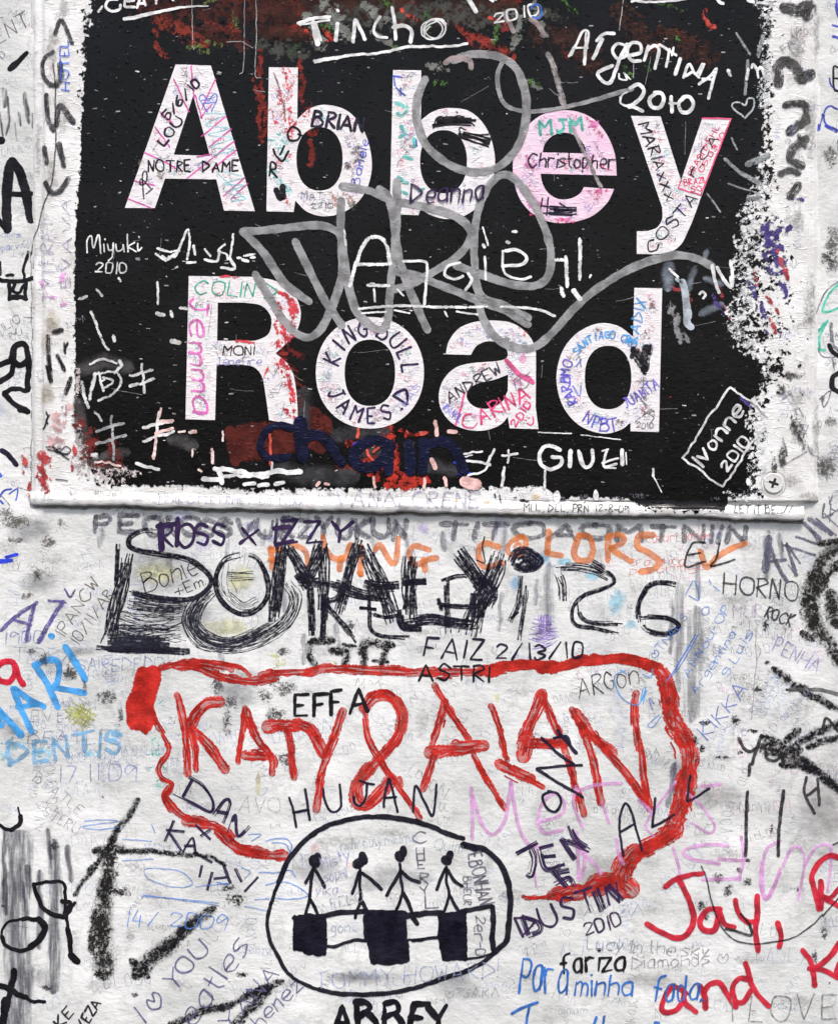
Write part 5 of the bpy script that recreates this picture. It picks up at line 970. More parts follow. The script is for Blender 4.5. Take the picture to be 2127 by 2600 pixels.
# violet black names on top of the scribbled word
T('marker_writing', 'violet black name above the huge scribbled word, left', M('marker', PUR, .97), 20, 'g', 'ROSS', 985, 265, 1385, 245, 130, split=True)
T('marker_writing', 'violet black name above the huge scribbled word, right', M('marker', PUR, .97), 20, 'g', 'x IZZY', 1470, 240, 2150, 235, 125, split=True)
G('marker_line', None, M('marker', PUR, .97), 30, 'g', 'w34:970 135 1090 120; w30:1090 90 1085 250; w40:985 130 990 270; w26:1680 150 1770 140; w26:1690 250 1790 225')
T('marker_writing', 'small cursive pen name inside the huge capital D', M('soft', BK, .85), 7, 'g', 'Bonie', 890, 545, 1220, 420, 115)
T('marker_writing', None, M('soft', BK, .85), 6, 'g', '+Em', 1080, 570, 1250, 500, 60)
T('pen_writing', 'thin pen name slanting upward left of the scribbled word', M('soft', (.14, .12, .10), .8), 6, 'g', 'IPANCW', 400, 810, 610, 480, 72)
T('pen_writing', 'thin pen date slanting upward left of the scribbled word', M('soft', (.14, .12, .10), .8), 6, 'g', '10/11/AR', 480, 870, 700, 550, 66)
G('pen_lettering', 'violet pen capitals at the left', M('dry', (.12, .10, .30)), 20, 'g', 'w24:10 770 110 680 225 605; w24:210 620 185 720 165 830; w18:80 705 190 740|w26:385 600 320 700 240 840; w16:300 590 400 600; w12:400 520 430 570 460 530', split=True)
T('pen_writing', None, M('pen', BPEN, .6), 7, 'g', '1900', 20, 850, 260, 850, 70)
T('pen_writing', 'faint blue grey capitals left of the red box', M('pen', (.35, .42, .60), .65), 7, 'g', 'SAIREDEDO', 480, 1025, 1010, 1010, 76)
T('pen_writing', None, M('pen', (.35, .42, .60), .6), 7, 'g', 'TORX', 80, 960, 440, 960, 80)
T('pen_writing', 'faint violet date left of the red box', M('pen', (.32, .36, .60), .75), 8, 'j', '17.11.09', 350, 110, 840, 100, 100)
T('pen_writing', None, M('pen', (.25, .30, .50), .6), 6, 'g', 'BEATLES', 170, 1465, 740, 1470, 80)
T('pen_writing', None, M('pen', (.25, .28, .40), .6), 6, 'g', 'EVER', 190, 1330, 480, 1330, 70)
T('pen_writing', 'faded pale blue capitals at the left', M('dry', (.22, .48, .75), .75), 24, 'g', 'DENTIS', 60, 1590, 740, 1520, 130)
G('smudge', 'olive scribble beside the blue capitals', M('pen', (.48, .50, .12), .7), 90, 'g', 'w90:420 1240 500 1290 570 1330; w110:450 1350 500 1290 530 1240', n=8, pw=2.6)
on(wall, 'wall')
G('blue_lettering', 'bright blue marker capitals at the left edge', M('marker', SKY, .88), 38, 'g', 'w42:-20 1250 60 1330 130 1410; w40:-30 1340 10 1350; w40:-10 1330 0 1280|w36:85 1130 130 1250 195 1390; w36:95 1130 190 1200 270 1240; w30:110 1240 230 1225|w38:215 985 280 1080 355 1240; w36:215 985 290 955 350 960 365 1010 350 1090 330 1120; w36:330 1120 430 1140 520 1155|w40:405 875 450 950 500 1030 520 1070; w36:315 805 320 808', split=True)
G('red_lettering', 'cut off red marker letter at the left edge', M('paint', CRM), 36, 'g', '-10 1000 20 970 80 970 100 1020 70 1080 10 1085 -20 1060; w34:100 1000 115 1060 145 1100', wob=1.5)
P('smudge', 'dark smudges around the blue capitals', M('grit', (.07, .07, .07), .7), 'g', '270 950 60 60; 430 1050 60 60; 190 900 50 30; 520 1120 20 60')
# the red box
RB = M('brush', RED); RS = M('solid', RED)
o_ = G('red_box_line', 'red painted box line, upper edge', RB, 36, 'n', 'w26:180 105 260 75 330 70 420 85 500 100; w40:250 90 330 90 420 120 500 145 600 155 690 140; w20:320 62 440 75 540 95 580 130; w30:630 125 700 118 800 118 870 110', wob=3, wj=.3); bristles(o_, M('marker', (.47, .022, .016), .92), 'n', 'w26:180 105 260 75 330 70 420 85 500 100; w40:250 90 330 90 420 120 500 145 600 155 690 140; w20:320 62 440 75 540 95 580 130; w30:630 125 700 118 800 118 870 110', 36, 7., 3.2, .5)
o_ = G('red_box_line', 'solid stretch of the red box line', M('brush', (.50, .028, .02)), 38, 'n', 'w42:840 115 900 100 1050 105 1250 112 1400 118; w34:1350 118 1500 116 1640 112; w46:1600 110 1720 88', wob=3, wj=.2); bristles(o_, M('marker', (.47, .022, .016), .92), 'n', 'w42:840 115 900 100 1050 105 1250 112 1400 118; w34:1350 118 1500 116 1640 112; w46:1600 110 1720 88', 38, 7., 3.2, .5)
o_ = G('red_box_line', 'thick red box line along the upper right', M('solid', (.47, .026, .018)), 44, 'o', 'w50:420 108 520 88 570 80 700 95; w46:650 95 750 92 830 65 910 62; w44:880 62 1000 58 1080 68 1140 92', wob=3, wj=.2); bristles(o_, M('marker', (.47, .022, .016), .92), 'o', 'w50:420 108 520 88 570 80 700 95; w46:650 95 750 92 830 65 910 62; w44:880 62 1000 58 1080 68 1140 92', 44, 7., 3.2, .5)
o_ = G('red_box_line', 'broad red brushed line down the right side of the box', RB, 70, 'o', 'w60:1110 78 1170 110 1195 160 1205 230; w76:1195 160 1210 230 1215 290; w72:1215 280 1240 350 1275 410; w78:1270 400 1300 470 1298 540 1285 620; w84:1285 580 1270 680 1255 740; w80:1255 720 1230 800 1180 850', wob=4, wj=.25); bristles(o_, M('marker', (.47, .022, .016), .92), 'o', 'w60:1110 78 1170 110 1195 160 1205 230; w76:1195 160 1210 230 1215 290; w72:1215 280 1240 350 1275 410; w78:1270 400 1300 470 1298 540 1285 620; w84:1285 580 1270 680 1255 740; w80:1255 720 1230 800 1180 850', 70, 7., 3.2, .5)
o_ = G('red_box_line', 'broad red brushed line curving in at the lower right', RB, 80, 'o', 'w70:1230 820 1160 870 1080 910 1030 960; w84:1060 910 1010 970 1000 1040 1030 1070; w60:1180 860 1100 900', wob=4, wj=.25); bristles(o_, M('marker', (.47, .022, .016), .92), 'o', 'w70:1230 820 1160 870 1080 910 1030 960; w84:1060 910 1010 970 1000 1040 1030 1070; w60:1180 860 1100 900', 80, 7., 3.2, .5)
o_ = G('red_box_line', 'ragged end of the red box line at the lower right', M('brush', (.42, .028, .02)), 56, 'o', 'w56:985 1050 930 1025 880 1040 855 1070; w70:940 1045 890 1080; w50:860 1075 790 1070 700 1095; w40:830 1100 760 1110 680 1105; w18:680 1105 620 1110 570 1105', wob=4, wj=.4); bristles(o_, M('marker', (.47, .022, .016), .92), 'o', 'w56:985 1050 930 1025 880 1040 855 1070; w70:940 1045 890 1080; w50:860 1075 790 1070 700 1095; w40:830 1100 760 1110 680 1105; w18:680 1105 620 1110 570 1105', 56, 7., 3.2, .5)
G('red_box_line', 'solid red block at the upper left corner of the box', RS, 100, 'n', 'w60:105 120 95 200 72 260 70 330; w70:150 125 130 220 120 300 118 340; w60:110 130 100 240 92 340; w30:180 110 160 140 140 180; w40:130 240 150 300 155 330; w26:120 340 122 378; w24:75 340 62 358', wob=4, wj=.2)
o_ = G('red_box_line', 'thin red line down the left side of the box', RB, 24, 'n', 'w22:160 330 195 390 222 440 215 480 180 530 190 580 240 610 205 660; w22:225 620 200 665 235 720', wob=3, wj=.4); bristles(o_, M('marker', (.47, .022, .016), .92), 'n', 'w22:160 330 195 390 222 440 215 480 180 530 190 580 240 610 205 660; w22:225 620 200 665 235 720', 24, 7., 3.2, .5)
o_ = G('red_box_line', 'red line curving in at the lower left of the box', RB, 36, 'n', 'w32:215 670 250 720 310 760 400 780; w40:300 770 400 790 450 810 490 850; w46:450 820 500 870 560 905 640 915; w46:540 900 640 920 725 925', wob=4, wj=.35); bristles(o_, M('marker', (.47, .022, .016), .92), 'n', 'w32:215 670 250 720 310 760 400 780; w40:300 770 400 790 450 810 490 850; w46:450 820 500 870 560 905 640 915; w46:540 900 640 920 725 925', 36, 7., 3.2, .5)
RL = M('brush', (.56, .03, .022))
RST = M('marker', (.50, .022, .016), .95)
def red_letter(label, tile, spec):
    o = G('red_letter', label, RL, 36, tile, spec, wob=1.5, wj=.2)
    bristles(o, RST, tile, spec, 36)
red_letter('red brushed capital K', 'n', 'w34:262 215 285 320 300 420 308 560; w30:315 330 340 450 345 545; w52:445 245 390 255 345 300 320 345; w46:330 370 390 430 440 490 470 540')
red_letter('red brushed capital A, first word', 'n', 'w26:560 275 545 390 530 510; w40:565 290 600 380 640 450; w34:640 440 680 500 678 560; w46:560 480 650 485')
red_letter('red brushed capital T', 'n', 'w60:665 355 720 352 790 350; w34:748 370 760 450 775 580')
red_letter('red brushed capital Y', 'n', 'w54:790 345 850 370 905 470; w36:990 290 950 400 915 480; w36:925 470 890 590 875 720')
red_letter('red brushed ampersand', 'n', 'w48:1085 270 1130 225 1200 225 1245 290 1240 370 1200 440 1130 520 1070 590; w60:1100 540 1050 620 1055 690 1100 700 1170 630 1200 590; w26:1085 280 1105 400 1170 520 1250 640 1330 755; w30:1110 215 1180 205 1230 240')
red_letter('red brushed capital A, first letter of the last word', 'o', 'w34:225 250 195 350 165 440; w34:180 470 160 540 130 630; w28:180 175 250 290 330 410; w28:350 480 410 590 490 720; w62:165 468 270 455 392 440')
red_letter('red brushed capital L', 'o', 'w30:428 265 465 370 495 500; w44:465 520 530 555 600 585; w24:580 580 655 620')
red_letter('red brushed capital A, third letter of the last word', 'o', 'w50:650 215 610 310 570 400; w64:590 400 570 480; w34:650 215 700 330 750 440; w32:750 450 790 580 835 740; w42:600 430 750 432')
red_letter('red brushed capital N', 'o', 'w34:785 280 840 400 880 520 910 690; w46:800 300 880 400 960 470; w34:920 450 1020 560 1125 715; w36:1065 210 1060 330 1080 450; w30:1085 440 1100 580 1125 715')
G('red_stain', 'pale red rim streaks of the ampersand', M('dry', (.62, .08, .06), .8), 30, 'n', '1230 240 1262 300 1255 370; 1070 560 1040 620; 1240 590 1245 610')
# pink felt pen words
G('pink_lettering', 'pale pink marker word under the red box', M('soft', PINK, .62), 16, 'o', '340 625 345 730 345 850|345 660 390 790 440 830 490 760 515 600|515 600 540 760 580 860 640 890|w15:645 775 740 740 745 680 700 650 650 700 635 780 670 825 740 810|w14:800 620 790 700 830 800; 800 640 900 610 1000 605|w14:915 690 945 775|w12:1240 600 1150 720 1110 790 1140 840; 1080 680 1130 730|w12:1290 650 1350 700 1410 790 1390 825 1310 780; 1360 620 1440 610', split=True)
G('pink_lettering', 'pale pink marker word at the right, below the first', M('soft', PINK, .6), 16, 'o', 'w16:1470 880 1380 875 1280 900 1300 935 1430 960|w14:1530 840 1540 930 1520 1030; 1430 940 1540 945; 1360 1030 1520 1025|w15:1700 860 1640 900 1620 1010 1640 1110 1700 1000|w14:1230 890 1250 960 1260 1030|w15:980 850 990 920 1010 960; 800 820 810 920 815 1030 840 940 800 870 880 960 910 1000|w9:630 900 620 990 625 1060', split=True)
G('pink_lettering', 'pale pink marker letters at the right edge', M('soft', PINK, .6), 18, 'l', '1400 620 1450 520 1500 510 1530 600 1490 830|1530 620 1600 510 1680 500 1690 600 1670 780; 1270 600 1260 740 1290 830 1340 770 1380 640', split=True)
# black names around the box
T('marker_writing', 'black capitals sitting on the red line, upper word', M('marker', INKB, .96), 13, 'h', 'FAIZ', 905, 930, 1270, 955, 118, split=True)
T('marker_writing', 'black date right of the upper word on the red line', M('marker', INKB, .96), 13, 'h', '2/13/10', 1350, 955, 1880, 945, 100, split=True)
T('marker_writing', 'black capitals crossing the red line, lower word', M('marker', BK, .96), 14, 'h', 'ASTRI', 880, 1080, 1305, 1085, 95, split=True)
T('marker_writing', 'heavy black capitals inside the red box at the top', M('marker', BK, .98), 20, 'h', 'EFFA', 120, 1300, 560, 1265, 135, split=True)
G('marker_writing', 'black spaced capitals just above the drawn oval', M('marker', INKB, .96), 15, 'k', '85 205 110 290 125 385; 180 155 210 340; 108 295 200 280|290 150 300 220 330 280 370 290 400 250 392 125|515 105 600 125; 560 125 550 200 520 255 485 240 480 200|690 90 670 180 660 260; 695 90 720 180 745 290; 670 205 735 200|840 290 855 135 910 230 960 315 985 125', split=True)
G('marker_writing', 'black slanting capitals running down through the red letters', M('marker', INKB, .95), 14, 'o', 'w16:720 375 800 470; 705 405 760 400 775 440 750 400|w13:650 405 730 480 790 520; w12:825 525 720 530 630 540|w13:630 545 720 600 830 665|w12:690 640 655 660 670 710 710 730 735 690 720 650 680 640', split=True)
G('marker_writing', 'dark capitals climbing across the red line at the right', M('marker', INKB, .93), 15, 'l', '420 560 400 420 400 330 430 240 470 290 500 400 535 525; 405 415 490 365|615 210 600 380 ; 600 385 665 350 735 310|830 75 810 225; 815 230 870 200 945 150', split=True)
G('scribbled_letter', 'scratched violet black capitals below the red box', M('marker', PUR, .92), 18, 'o', 'w20:540 915 630 865; w24:600 880 620 940 605 1010 585 1005|w20:640 895 670 980 750 960; w16:640 890 700 875; w16:660 930 710 925|w20:735 850 795 940 ; w24:775 790 800 850 860 900; w20:740 850 860 900', n=4, pw=2.2, split=True)
G('scribbled_letter', None, M('marker', PUR, .92), 24, 'o', '700 990 760 1060; 710 1050 770 1020 790 1060; 720 1000 770 990', n=4, pw=2.2)
T('scribbled_letter', 'scratched violet black capitals under the end of the red line', M('marker', PUR, .9), 15, 'l', 'DUSTIN', -195, 1055, 410, 840, 125, split=True)
G('scribbled_letter', None, M('marker', PUR, .85), 26, 'l', '-200 930 -160 1045; -200 930 -100 970 -90 1020 -160 1050; 240 780 290 900; 330 740 420 830', n=4, pw=2.)
T('marker_writing', 'dark violet year under the scratched capitals', M('marker', PUR, .85), 11, 'l', '2010', 200, 1060, 410, 985, 85)
G('scribbled_letter', 'scratched violet capitals inside the lower left of the red box', M('marker', PUR, .88), 18, 'j', '1180 90 1120 200; 1060 180 1180 240 1290 290 1300 220 1240 130 1160 80|1310 310 1380 220 1410 240 1370 360; 1330 290 1400 300|1400 420 1440 310 1460 440 1550 350', n=4, pw=1.8, split=True)
G('scribbled_letter', 'scratched violet capitals across the charcoal line', M('marker', PUR, .85), 16, 'j', '1065 345 1010 470; 1020 400 1130 410; 1040 420 1110 530|1120 540 1180 450 1200 560; 1130 500 1190 500|1200 370 1290 460; 1230 440 1290 400|1240 620 1225 690; 1190 540 1300 600|1300 660 1270 770; 1370 620 1410 730; 1310 700 1400 690|1440 640 1480 720; 1580 690 1500 780', n=3, pw=1.8, split=True)
# charcoal strokes
CH = M('char', BK); CG = M('char', (.017, .016, .014))
G('charcoal_stroke', 'long slanting charcoal stroke at the lower left', CH, 60, 'j', 'w48:835 225 790 310 730 390 680 470; w46:700 470 620 560 560 660; w40:560 640 510 720 460 790', wob=3)
G('charcoal_stroke', 'charcoal line running right from the slanting stroke', CH, 40, 'j', 'w70:600 530 680 520 740 525; w44:740 530 830 535 900 540; w38:900 535 1060 545 1200 560; w30:1200 550 1290 570 1370 620', wob=3)
G('charcoal_stroke', 'thick charcoal upright below the slanting stroke', CG, 110, 'j', 'w110:660 560 670 680 650 760; w120:650 740 640 900 630 1010; w140:630 1000 630 1120 635 1240; w60:580 920 560 1120', wob=3)
G('charcoal_stroke', 'broad charcoal bar slanting at the lower centre left', CH, 100, 'j', 'w70:1290 900 1190 960 1110 1020; w90:1200 950 1080 1070 960 1170; w110:1040 1110 930 1190 860 1260; w60:820 1220 890 1290', wob=3)
G('charcoal_stroke', 'charcoal bars forming a corner at the bottom left', CH, 70, 'j', 'w50:1715 1330 1620 1370 1500 1430 1370 1490; w60:1400 1480 1240 1510 1140 1560 1050 1600; w76:1640 1370 1560 1470 1440 1590; w60:1540 1400 1620 1400', wob=3)
G('charcoal_stroke', 'curved charcoal stroke at the right under the sign', CG, 110, 'i', 'w90:1736 260 1650 330 1580 440; w140:1600 470 1570 560 1580 700; w100:1560 620 1610 760 1700 880 1740 960; w60:1640 250 1736 240; w60:1560 820 1530 800', wob=4)
G('charcoal_stroke', None, CG, 80, 'i', 'w70:1680 420 1736 370; w60:1650 480 1620 520; w110:1690 580 1720 700', wob=4)
G('charcoal_stroke', 'slanting charcoal stroke at the right edge', CH, 60, 'i', 'w60:1350 1020 1440 1090 1530 1140; w56:1520 1140 1620 1190 1740 1260; w30:1430 1130 1560 1140', wob=4)
G('charcoal_stroke', 'thick charcoal smear in the corner between the slanting strokes', CH, 80, 'i', 'w70:1290 1440 1400 1480 1480 1500; w90:1300 1500 1420 1540 1560 1600; w60:1500 1450 1640 1380 1736 1340; w50:1560 1480 1736 1430; w60:1430 1440 1480 1400', wob=4)
G('charcoal_stroke', 'charcoal stroke running off the right edge', CH, 60, 'l', 'w50:1400 0 1500 20 1600 50; w60:1530 -10 1640 80 1740 140; w50:1650 90 1736 170', wob=4)
G('grey_stroke', 'smooth grey stroke at the right edge', M('soft', (.12, .12, .12), .8), 22, 'i', '1440 1135 1550 1135 1650 1140 1736 1165')
G('marker_writing', 'grey black letters slanting at the right edge', M('soft', (.03, .03, .03), .92), 20, 'i', 'w20:1130 1435 1155 1490 1200 1515 1235 1490; w20:1265 1415 1235 1500 1210 1590|w18:1290 1510 1300 1560 1350 1570 1380 1540; 1385 1530 1400 1590|w18:1640 1400 1660 1310 1736 1390', split=True)
G('marker_writing', None, M('soft', (.03, .03, .03), .9), 18, 'l', '1195 0 1190 70|1540 80 1530 180 1590 300; 1610 90 1620 250; 1550 190 1600 150; w9:1705 495 1736 480', split=False)
T('pen_writing', 'black outlined pen capitals at the right', M('soft', (.04, .04, .045), .9), 10, 'i', 'HORNO', 1030, 545, 1480, 590, 110)
T('pen_writing', 'small black capitals under the outlined ones', M('soft', (.04, .04, .045), .9), 10, 'i', 'ROCK', 1285, 690, 1440, 745, 72)
G('pen_lettering', 'thin black capitals beside the orange tick', M('soft', BK, .85), 12, 'i', '920 235 840 245 800 380 920 350; 820 310 890 300|1010 240 990 330 960 380 1100 340', split=True)
G('grey_lettering', 'grey scratched capitals near the right edge under the sign', M('dry', (.12, .12, .18), .85), 26, 'i', 'w40:1310 210 1290 400; w24:1310 240 1350 350 1420 470; w18:1310 350 1410 340|w20:1420 250 1480 430; w14:1400 250 1590 310; w14:1420 240 1500 360|w14:1480 200 1600 240; 1530 120 1620 210; 1560 90 1690 180; w12:1600 90 1720 190; w12:1650 0 1640 80 1700 60', split=True)
G('pencil_line', 'crossed thin strokes near the right edge', M('soft', (.18, .18, .24), .8), 7, 'i', '1570 150 1610 240; 1610 100 1690 180; 1650 60 1736 140; 1540 130 1600 180; 1690 0 1680 110; 1740 30 1690 60; 1450 380 1470 440; 1480 440 1430 370; 1390 230 1400 290')
# blue pen notes at right
bp = M('soft', (.10, .26, .72), .65)
T('pen_writing', 'small blue pen writing climbing at the right, first line', bp, 6, 'i', 'Al-Nou-OP', 820, 1060, 1075, 640, 48)
T('pen_writing', 'small blue pen writing climbing at the right, second line', bp, 6, 'i', 'Argentina', 870, 1165, 1110, 800, 46)
T('pen_writing', 'small blue pen writing climbing at the right, third line', bp, 6, 'i', 'S.Luis', 1060, 1060, 1215, 790, 50)
T('pen_writing', 'blue pen capitals climbing at the right of the box', M('soft', (.14, .20, .62), .75), 7, 'i', 'KIKKA', 940, 1440, 1190, 1130, 84)
T('pen_writing', None, bp, 6, 'i', '<TNAL S', 620, 950, 820, 690, 52)
G('pencil_line', 'double blue pen line', bp, 7, 'i', '720 1050 790 920 860 800; 740 1030 800 940 880 795; 690 1080 830 860; 640 1290 570 1350 600 1365 650 1300; 610 1220 580 1190 600 1260; 820 560 880 590 880 540 850 470 800 560; 905 640 940 630 940 670 905 675 905 640; 945 465 955 490; 970 500 1010 530')
G('pencil_line', 'blue pen loops over the thin name in the box', M('soft', (.10, .36, .80), .8), 7, 'i', '430 1020 370 1050 380 1130 430 1200 500 1230 540 1190 560 1120; 540 1130 530 1200 560 1140 540 1220; 400 1010 440 1040; 540 1040 590 1060 600 1010')
T('pen_writing', 'thin black pen capitals inside the box at the upper right', M('soft', BK, .85), 7, 'i', 'ARGon', 150, 1190, 520, 1090, 110)
T('pen_writing', 'faint violet capitals slanting at the far right', M('pen', (.40, .32, .62), .75), 8, 'i', 'PENHA', 1330, 900, 1600, 1030, 86)
T('pen_writing', None, M('pen', (.45, .35, .50), .5), 10, 'i', 'MUR', 1090, 690, 1260, 690, 70)
T('pen_writing', None, M('pen', (.35, .45, .70), .55), 6, 'i', 'SOU CON', 1230, 1290, 1380, 1060, 50)
T('pen_writing', None, M('pen', (.35, .45, .70), .5), 6, 'i', 'SOEEDS', 1290, 1290, 1400, 1090, 40)
T('pen_writing', None, M('pen', (.40, .40, .60), .5), 6, 'i', 'amo rouu', 1400, 1330, 1560, 1150, 50)
G('pencil_line', 'fine grey vertical line right of the box', M('soft', (.35, .33, .35), .5), 6, 'i', '1240 730 1230 850 1235 960 1220 1120 1205 1310; 1240 860 1260 900 1235 960')
# lower left names
G('black_lettering', 'black painted figure nine at the left', M('paint', BK), 26, 'j', 'w20:210 735 280 720 370 722 400 760 400 850 395 925; w26:210 735 225 800 270 880 330 925 390 935; w28:385 840 430 850 420 900; w20:460 850 430 900 410 935 415 1010; w30:415 1010 430 1100 440 1180; w44:440 1170 475 1205', wob=2)
G('black_lettering', 'black painted round letter at the left edge', M('paint', BK), 28, 'j', 'w14:150 948 60 960 20 1000 12 1060; w24:12 1060 40 1110 120 1140 190 1130; w40:190 1120 250 1070 275 1000 240 950; w26:240 955 180 945 140 950', wob=1.5)
G('black_lettering', 'black painted cross at the lower left edge', M('paint', BK), 40, 'j', 'w36:85 1265 80 1340 50 1440 20 1580; w50:40 1450 10 1600; w34:-10 1350 80 1390 160 1430; w22:150 1430 210 1450 275 1455', wob=2.5)
G('black_mark', 'black painted hook at the left edge', M('paint', BK), 22, 'j', 'w20:-10 360 30 395 80 400; w26:70 400 120 370 130 320; w10:125 330 115 265', wob=1.5)
sb_pen = M('soft', (.12, .11, .25), .8)
T('pen_writing', 'dark pen words slanting up at the bottom left', sb_pen, 10, 'j', 'I < YOU', 900, 1580, 1290, 1140, 110)
T('pen_writing', 'dark pen word slanting up beside them', sb_pen, 9, 'j', 'eatles', 1190, 1610, 1540, 1110, 130)
T('pen_writing', 'violet pen word slanting up below the oval', sb_pen, 9, 'k', 'henez', -100, 1620, 165, 1360, 84)
T('pen_writing', None, sb_pen, 9, 'j', 'YANA', 1400, 1640, 1720, 1280, 90)
T('pen_writing', 'small black capitals near the bottom edge at the left', M('marker', BK, .9), 11, 'j', 'YEZA', 520, 1640, 620, 1460, 62)
T('pen_writing', None, M('marker', BK, .9), 11, 'j', 'KE', 380, 1620, 460, 1520, 62)
T('pen_writing', 'blue pen numerals at the lower left', bp, 8, 'j', '14/ 2009', 760, 985, 1385, 1015, 95)
G('pencil_line', 'blue pen ovals and rules at the lower left', M('soft', (.12, .28, .70), .7), 6, 'j', '520 350 620 340 720 350 510 380 600 400 730 385; 750 460 930 470; 870 810 1050 820 1340 850; 880 800 1100 830 1340 865; 1560 830 1650 825; 900 690 890 640 1000 640 1110 660 1180 720 1150 750 1050 750 930 710 900 690; 930 370 950 420; 1330 720 1400 740; 1480 630 1530 660 1500 700; 1200 750 1330 735 1400 730; 1520 430 1600 430 1540 470; 940 580 750 590; 1500 870 1640 900')
G('pencil_line', 'blue pen loops left of the oval', bp, 8, 'k', '-60 470 0 455 70 460 100 500 80 560; -100 660 0 665 90 650 120 690; -60 740 60 720 180 780 190 810 100 825 0 820; -20 480 60 490 90 540')
T('pen_writing', None, M('pen', (.25, .25, .28), .65), 5, 'j', 'BEATLE', 200, 100, 480, 310, 62)
T('pen_writing', None, M('pen', (.25, .25, .28), .65), 5, 'j', 'STERU', 260, 310, 470, 430, 62)
# the drawn oval with four stick figures
OV = M('marker', (.010, .009, .018), .97)
G('drawn_oval', 'thick black marker oval, open at the upper right', OV, 28, 'k', 'w30:1145 455 1050 425 960 385 850 350 750 330 640 322 520 325 400 350 300 385 200 450 120 530 60 620 20 720; w22:20 720 -20 830 -50 950 -40 1060 10 1170 70 1270 160 1340 280 1385; w28:270 1380 400 1405 560 1410 700 1400 850 1370 1000 1320 1150 1270 1270 1210 1340 1150; w34:1340 1150 1410 1080 1425 980 1435 850 1425 740 1390 640 1340 570 1270 520 1150 490; w42:1150 492 1220 515', wob=1)
def figure(label, head, body):
    G('stick_figure', label, OV, 18, 'k', head + ';' + body, wob=.8)
figure('leftmost stick figure', 'w62:235 590 240 600; w40:258 560 262 570', '230 640 215 740 205 830 185 920; w20:230 640 185 725; w20:240 645 270 690 300 750; 210 825 240 880 265 930')
figure('second stick figure from the left', 'w56:500 610 520 600; w44:530 560 540 590', '515 640 515 740 520 830 495 900 488 940; w20:510 660 490 730 470 790; w20:530 665 590 710 645 765; w26:520 830 560 900')
figure('third stick figure from the left', 'w60:755 560 760 570; w40:780 520 782 545', '760 610 765 700 775 790 740 890; w20:765 650 720 730 680 800; w20:770 660 820 700 880 722; w22:780 790 820 870 845 940; w26:830 930 865 975')
figure('rightmost stick figure', 'w58:1040 585 1048 590; w40:1065 550 1060 570', '1045 630 1045 720 1060 800 1030 900; w20:1035 640 1010 700 985 765; w20:1055 650 1090 710 1140 745; w20:1065 800 1090 850 1120 900')
BB = M('solid', (.008, .007, .016))
for lab, spec in (('left black block of the drawn crossing', 'w84:150 965 152 1040 150 1100; w100:205 970 207 1060 207 1110; w90:262 970 265 1060 260 1125; w24:300 940 300 1160; w24:120 935 118 1130; w30:130 1125 200 1135 290 1155'),
                  ('middle black block of the drawn crossing', 'w100:610 960 615 1060 635 1170; w110:680 960 690 1060 705 1170; w100:735 960 745 1060 762 1165; w40:570 920 780 915; w26:560 920 570 1060 590 1200; w26:785 920 790 1060 803 1190; w34:600 1205 700 1212 800 1195'),
                  ('right black block of the drawn crossing', 'w80:1040 960 1040 1060 1055 1150; w90:1085 950 1090 1060 1100 1150; w70:1130 950 1132 1060 1130 1155; w34:1010 930 1150 910; w24:1008 930 1006 1060 1030 1190; w24:1155 910 1158 1060 1160 1185; w30:1040 1190 1150 1185')):
    G('crossing_block', lab, BB, 60, 'k', spec, wob=1.5)
G('crossing_line', 'black outline joining the crossing blocks', OV, 26, 'k', 'w22:110 940 210 930 310 925; w30:310 925 400 910 540 900; w34:790 930 900 915 1010 910; w26:540 900 660 905 790 915; w28:1140 900 1220 885 1320 868; w32:1325 875 1330 950 1325 1060 1330 1130; w20:300 1115 370 1115 420 1095 480 1078 560 1080; w14:800 1075 900 1080; w20:840 1078 900 1070 1000 1060; w14:1160 1200 1180 1190 1250 1180 1310 1165; w20:545 930 550 1080', wob=1.2)
T('pen_writing', 'thin pen capitals reading down inside the oval', M('soft', (.10, .09, .14), .8), 8, 'k', 'CHERYL', 905, 370, 930, 900, 60) if False else None
for i, c in enumerate('CHERYL'):
    T('pen_letter', None, M('soft', (.12, .11, .16), .85), 8, 'k', c, (850, 865, 870, 880, 890, 915)[i], (485, 590, 640, 730, 810, 885)[i], (920, 915, 915, 935, 945, 1000)[i], (480, 588, 640, 728, 800, 878)[i], (75, 70, 50, 60, 60, 75)[i])
T('pen_writing', 'scratched pen capitals inside the oval at the right', M('soft', (.14, .13, .18), .85), 9, 'k', 'EBONHAN', 1175, 555, 1250, 860, 80)
T('pen_writing', None, M('soft', (.14, .13, .18), .8), 7, 'k', 'BHEUR', 1145, 690, 1150, 860, 44)
T('pen_writing', 'small pen writing between the right blocks', M('soft', (.14, .13, .18), .8), 8, 'k', '2er-0', 1215, 930, 1220, 1170, 62)
T('pen_writing', 'faint blue capitals inside the bottom of the oval', M('pen', (.35, .40, .60), .6), 8, 'k', 'TOMMY HOWARD!', 250, 1375, 1360, 1300, 100)
T('pen_writing', None, M('pen', (.35, .38, .65), .7), 7, 'k', 'Misty', 285, 645, 460, 590, 70)
T('pen_writing', None, M('pen', (.40, .38, .60), .7), 6, 'k', 'sophi', 300, 720, 440, 690, 56)
T('pen_writing', None, M('pen', (.40, .38, .60), .7), 7, 'k', 'yika', 245, 800, 380, 795, 60)
T('pen_writing', None, M('pen', (.35, .38, .45), .6), 7, 'k', 'FELO', 345, 880, 540, 840, 62)
T('pen_writing', None, M('pen', (.35, .45, .65), .6), 6, 'k', 'gonc', 340, 1035, 500, 1020, 60)
T('pen_writing', None, M('pen', (.35, .45, .55), .5), 5, 'k', 'numomymluma', 400, 530, 860, 470, 60)
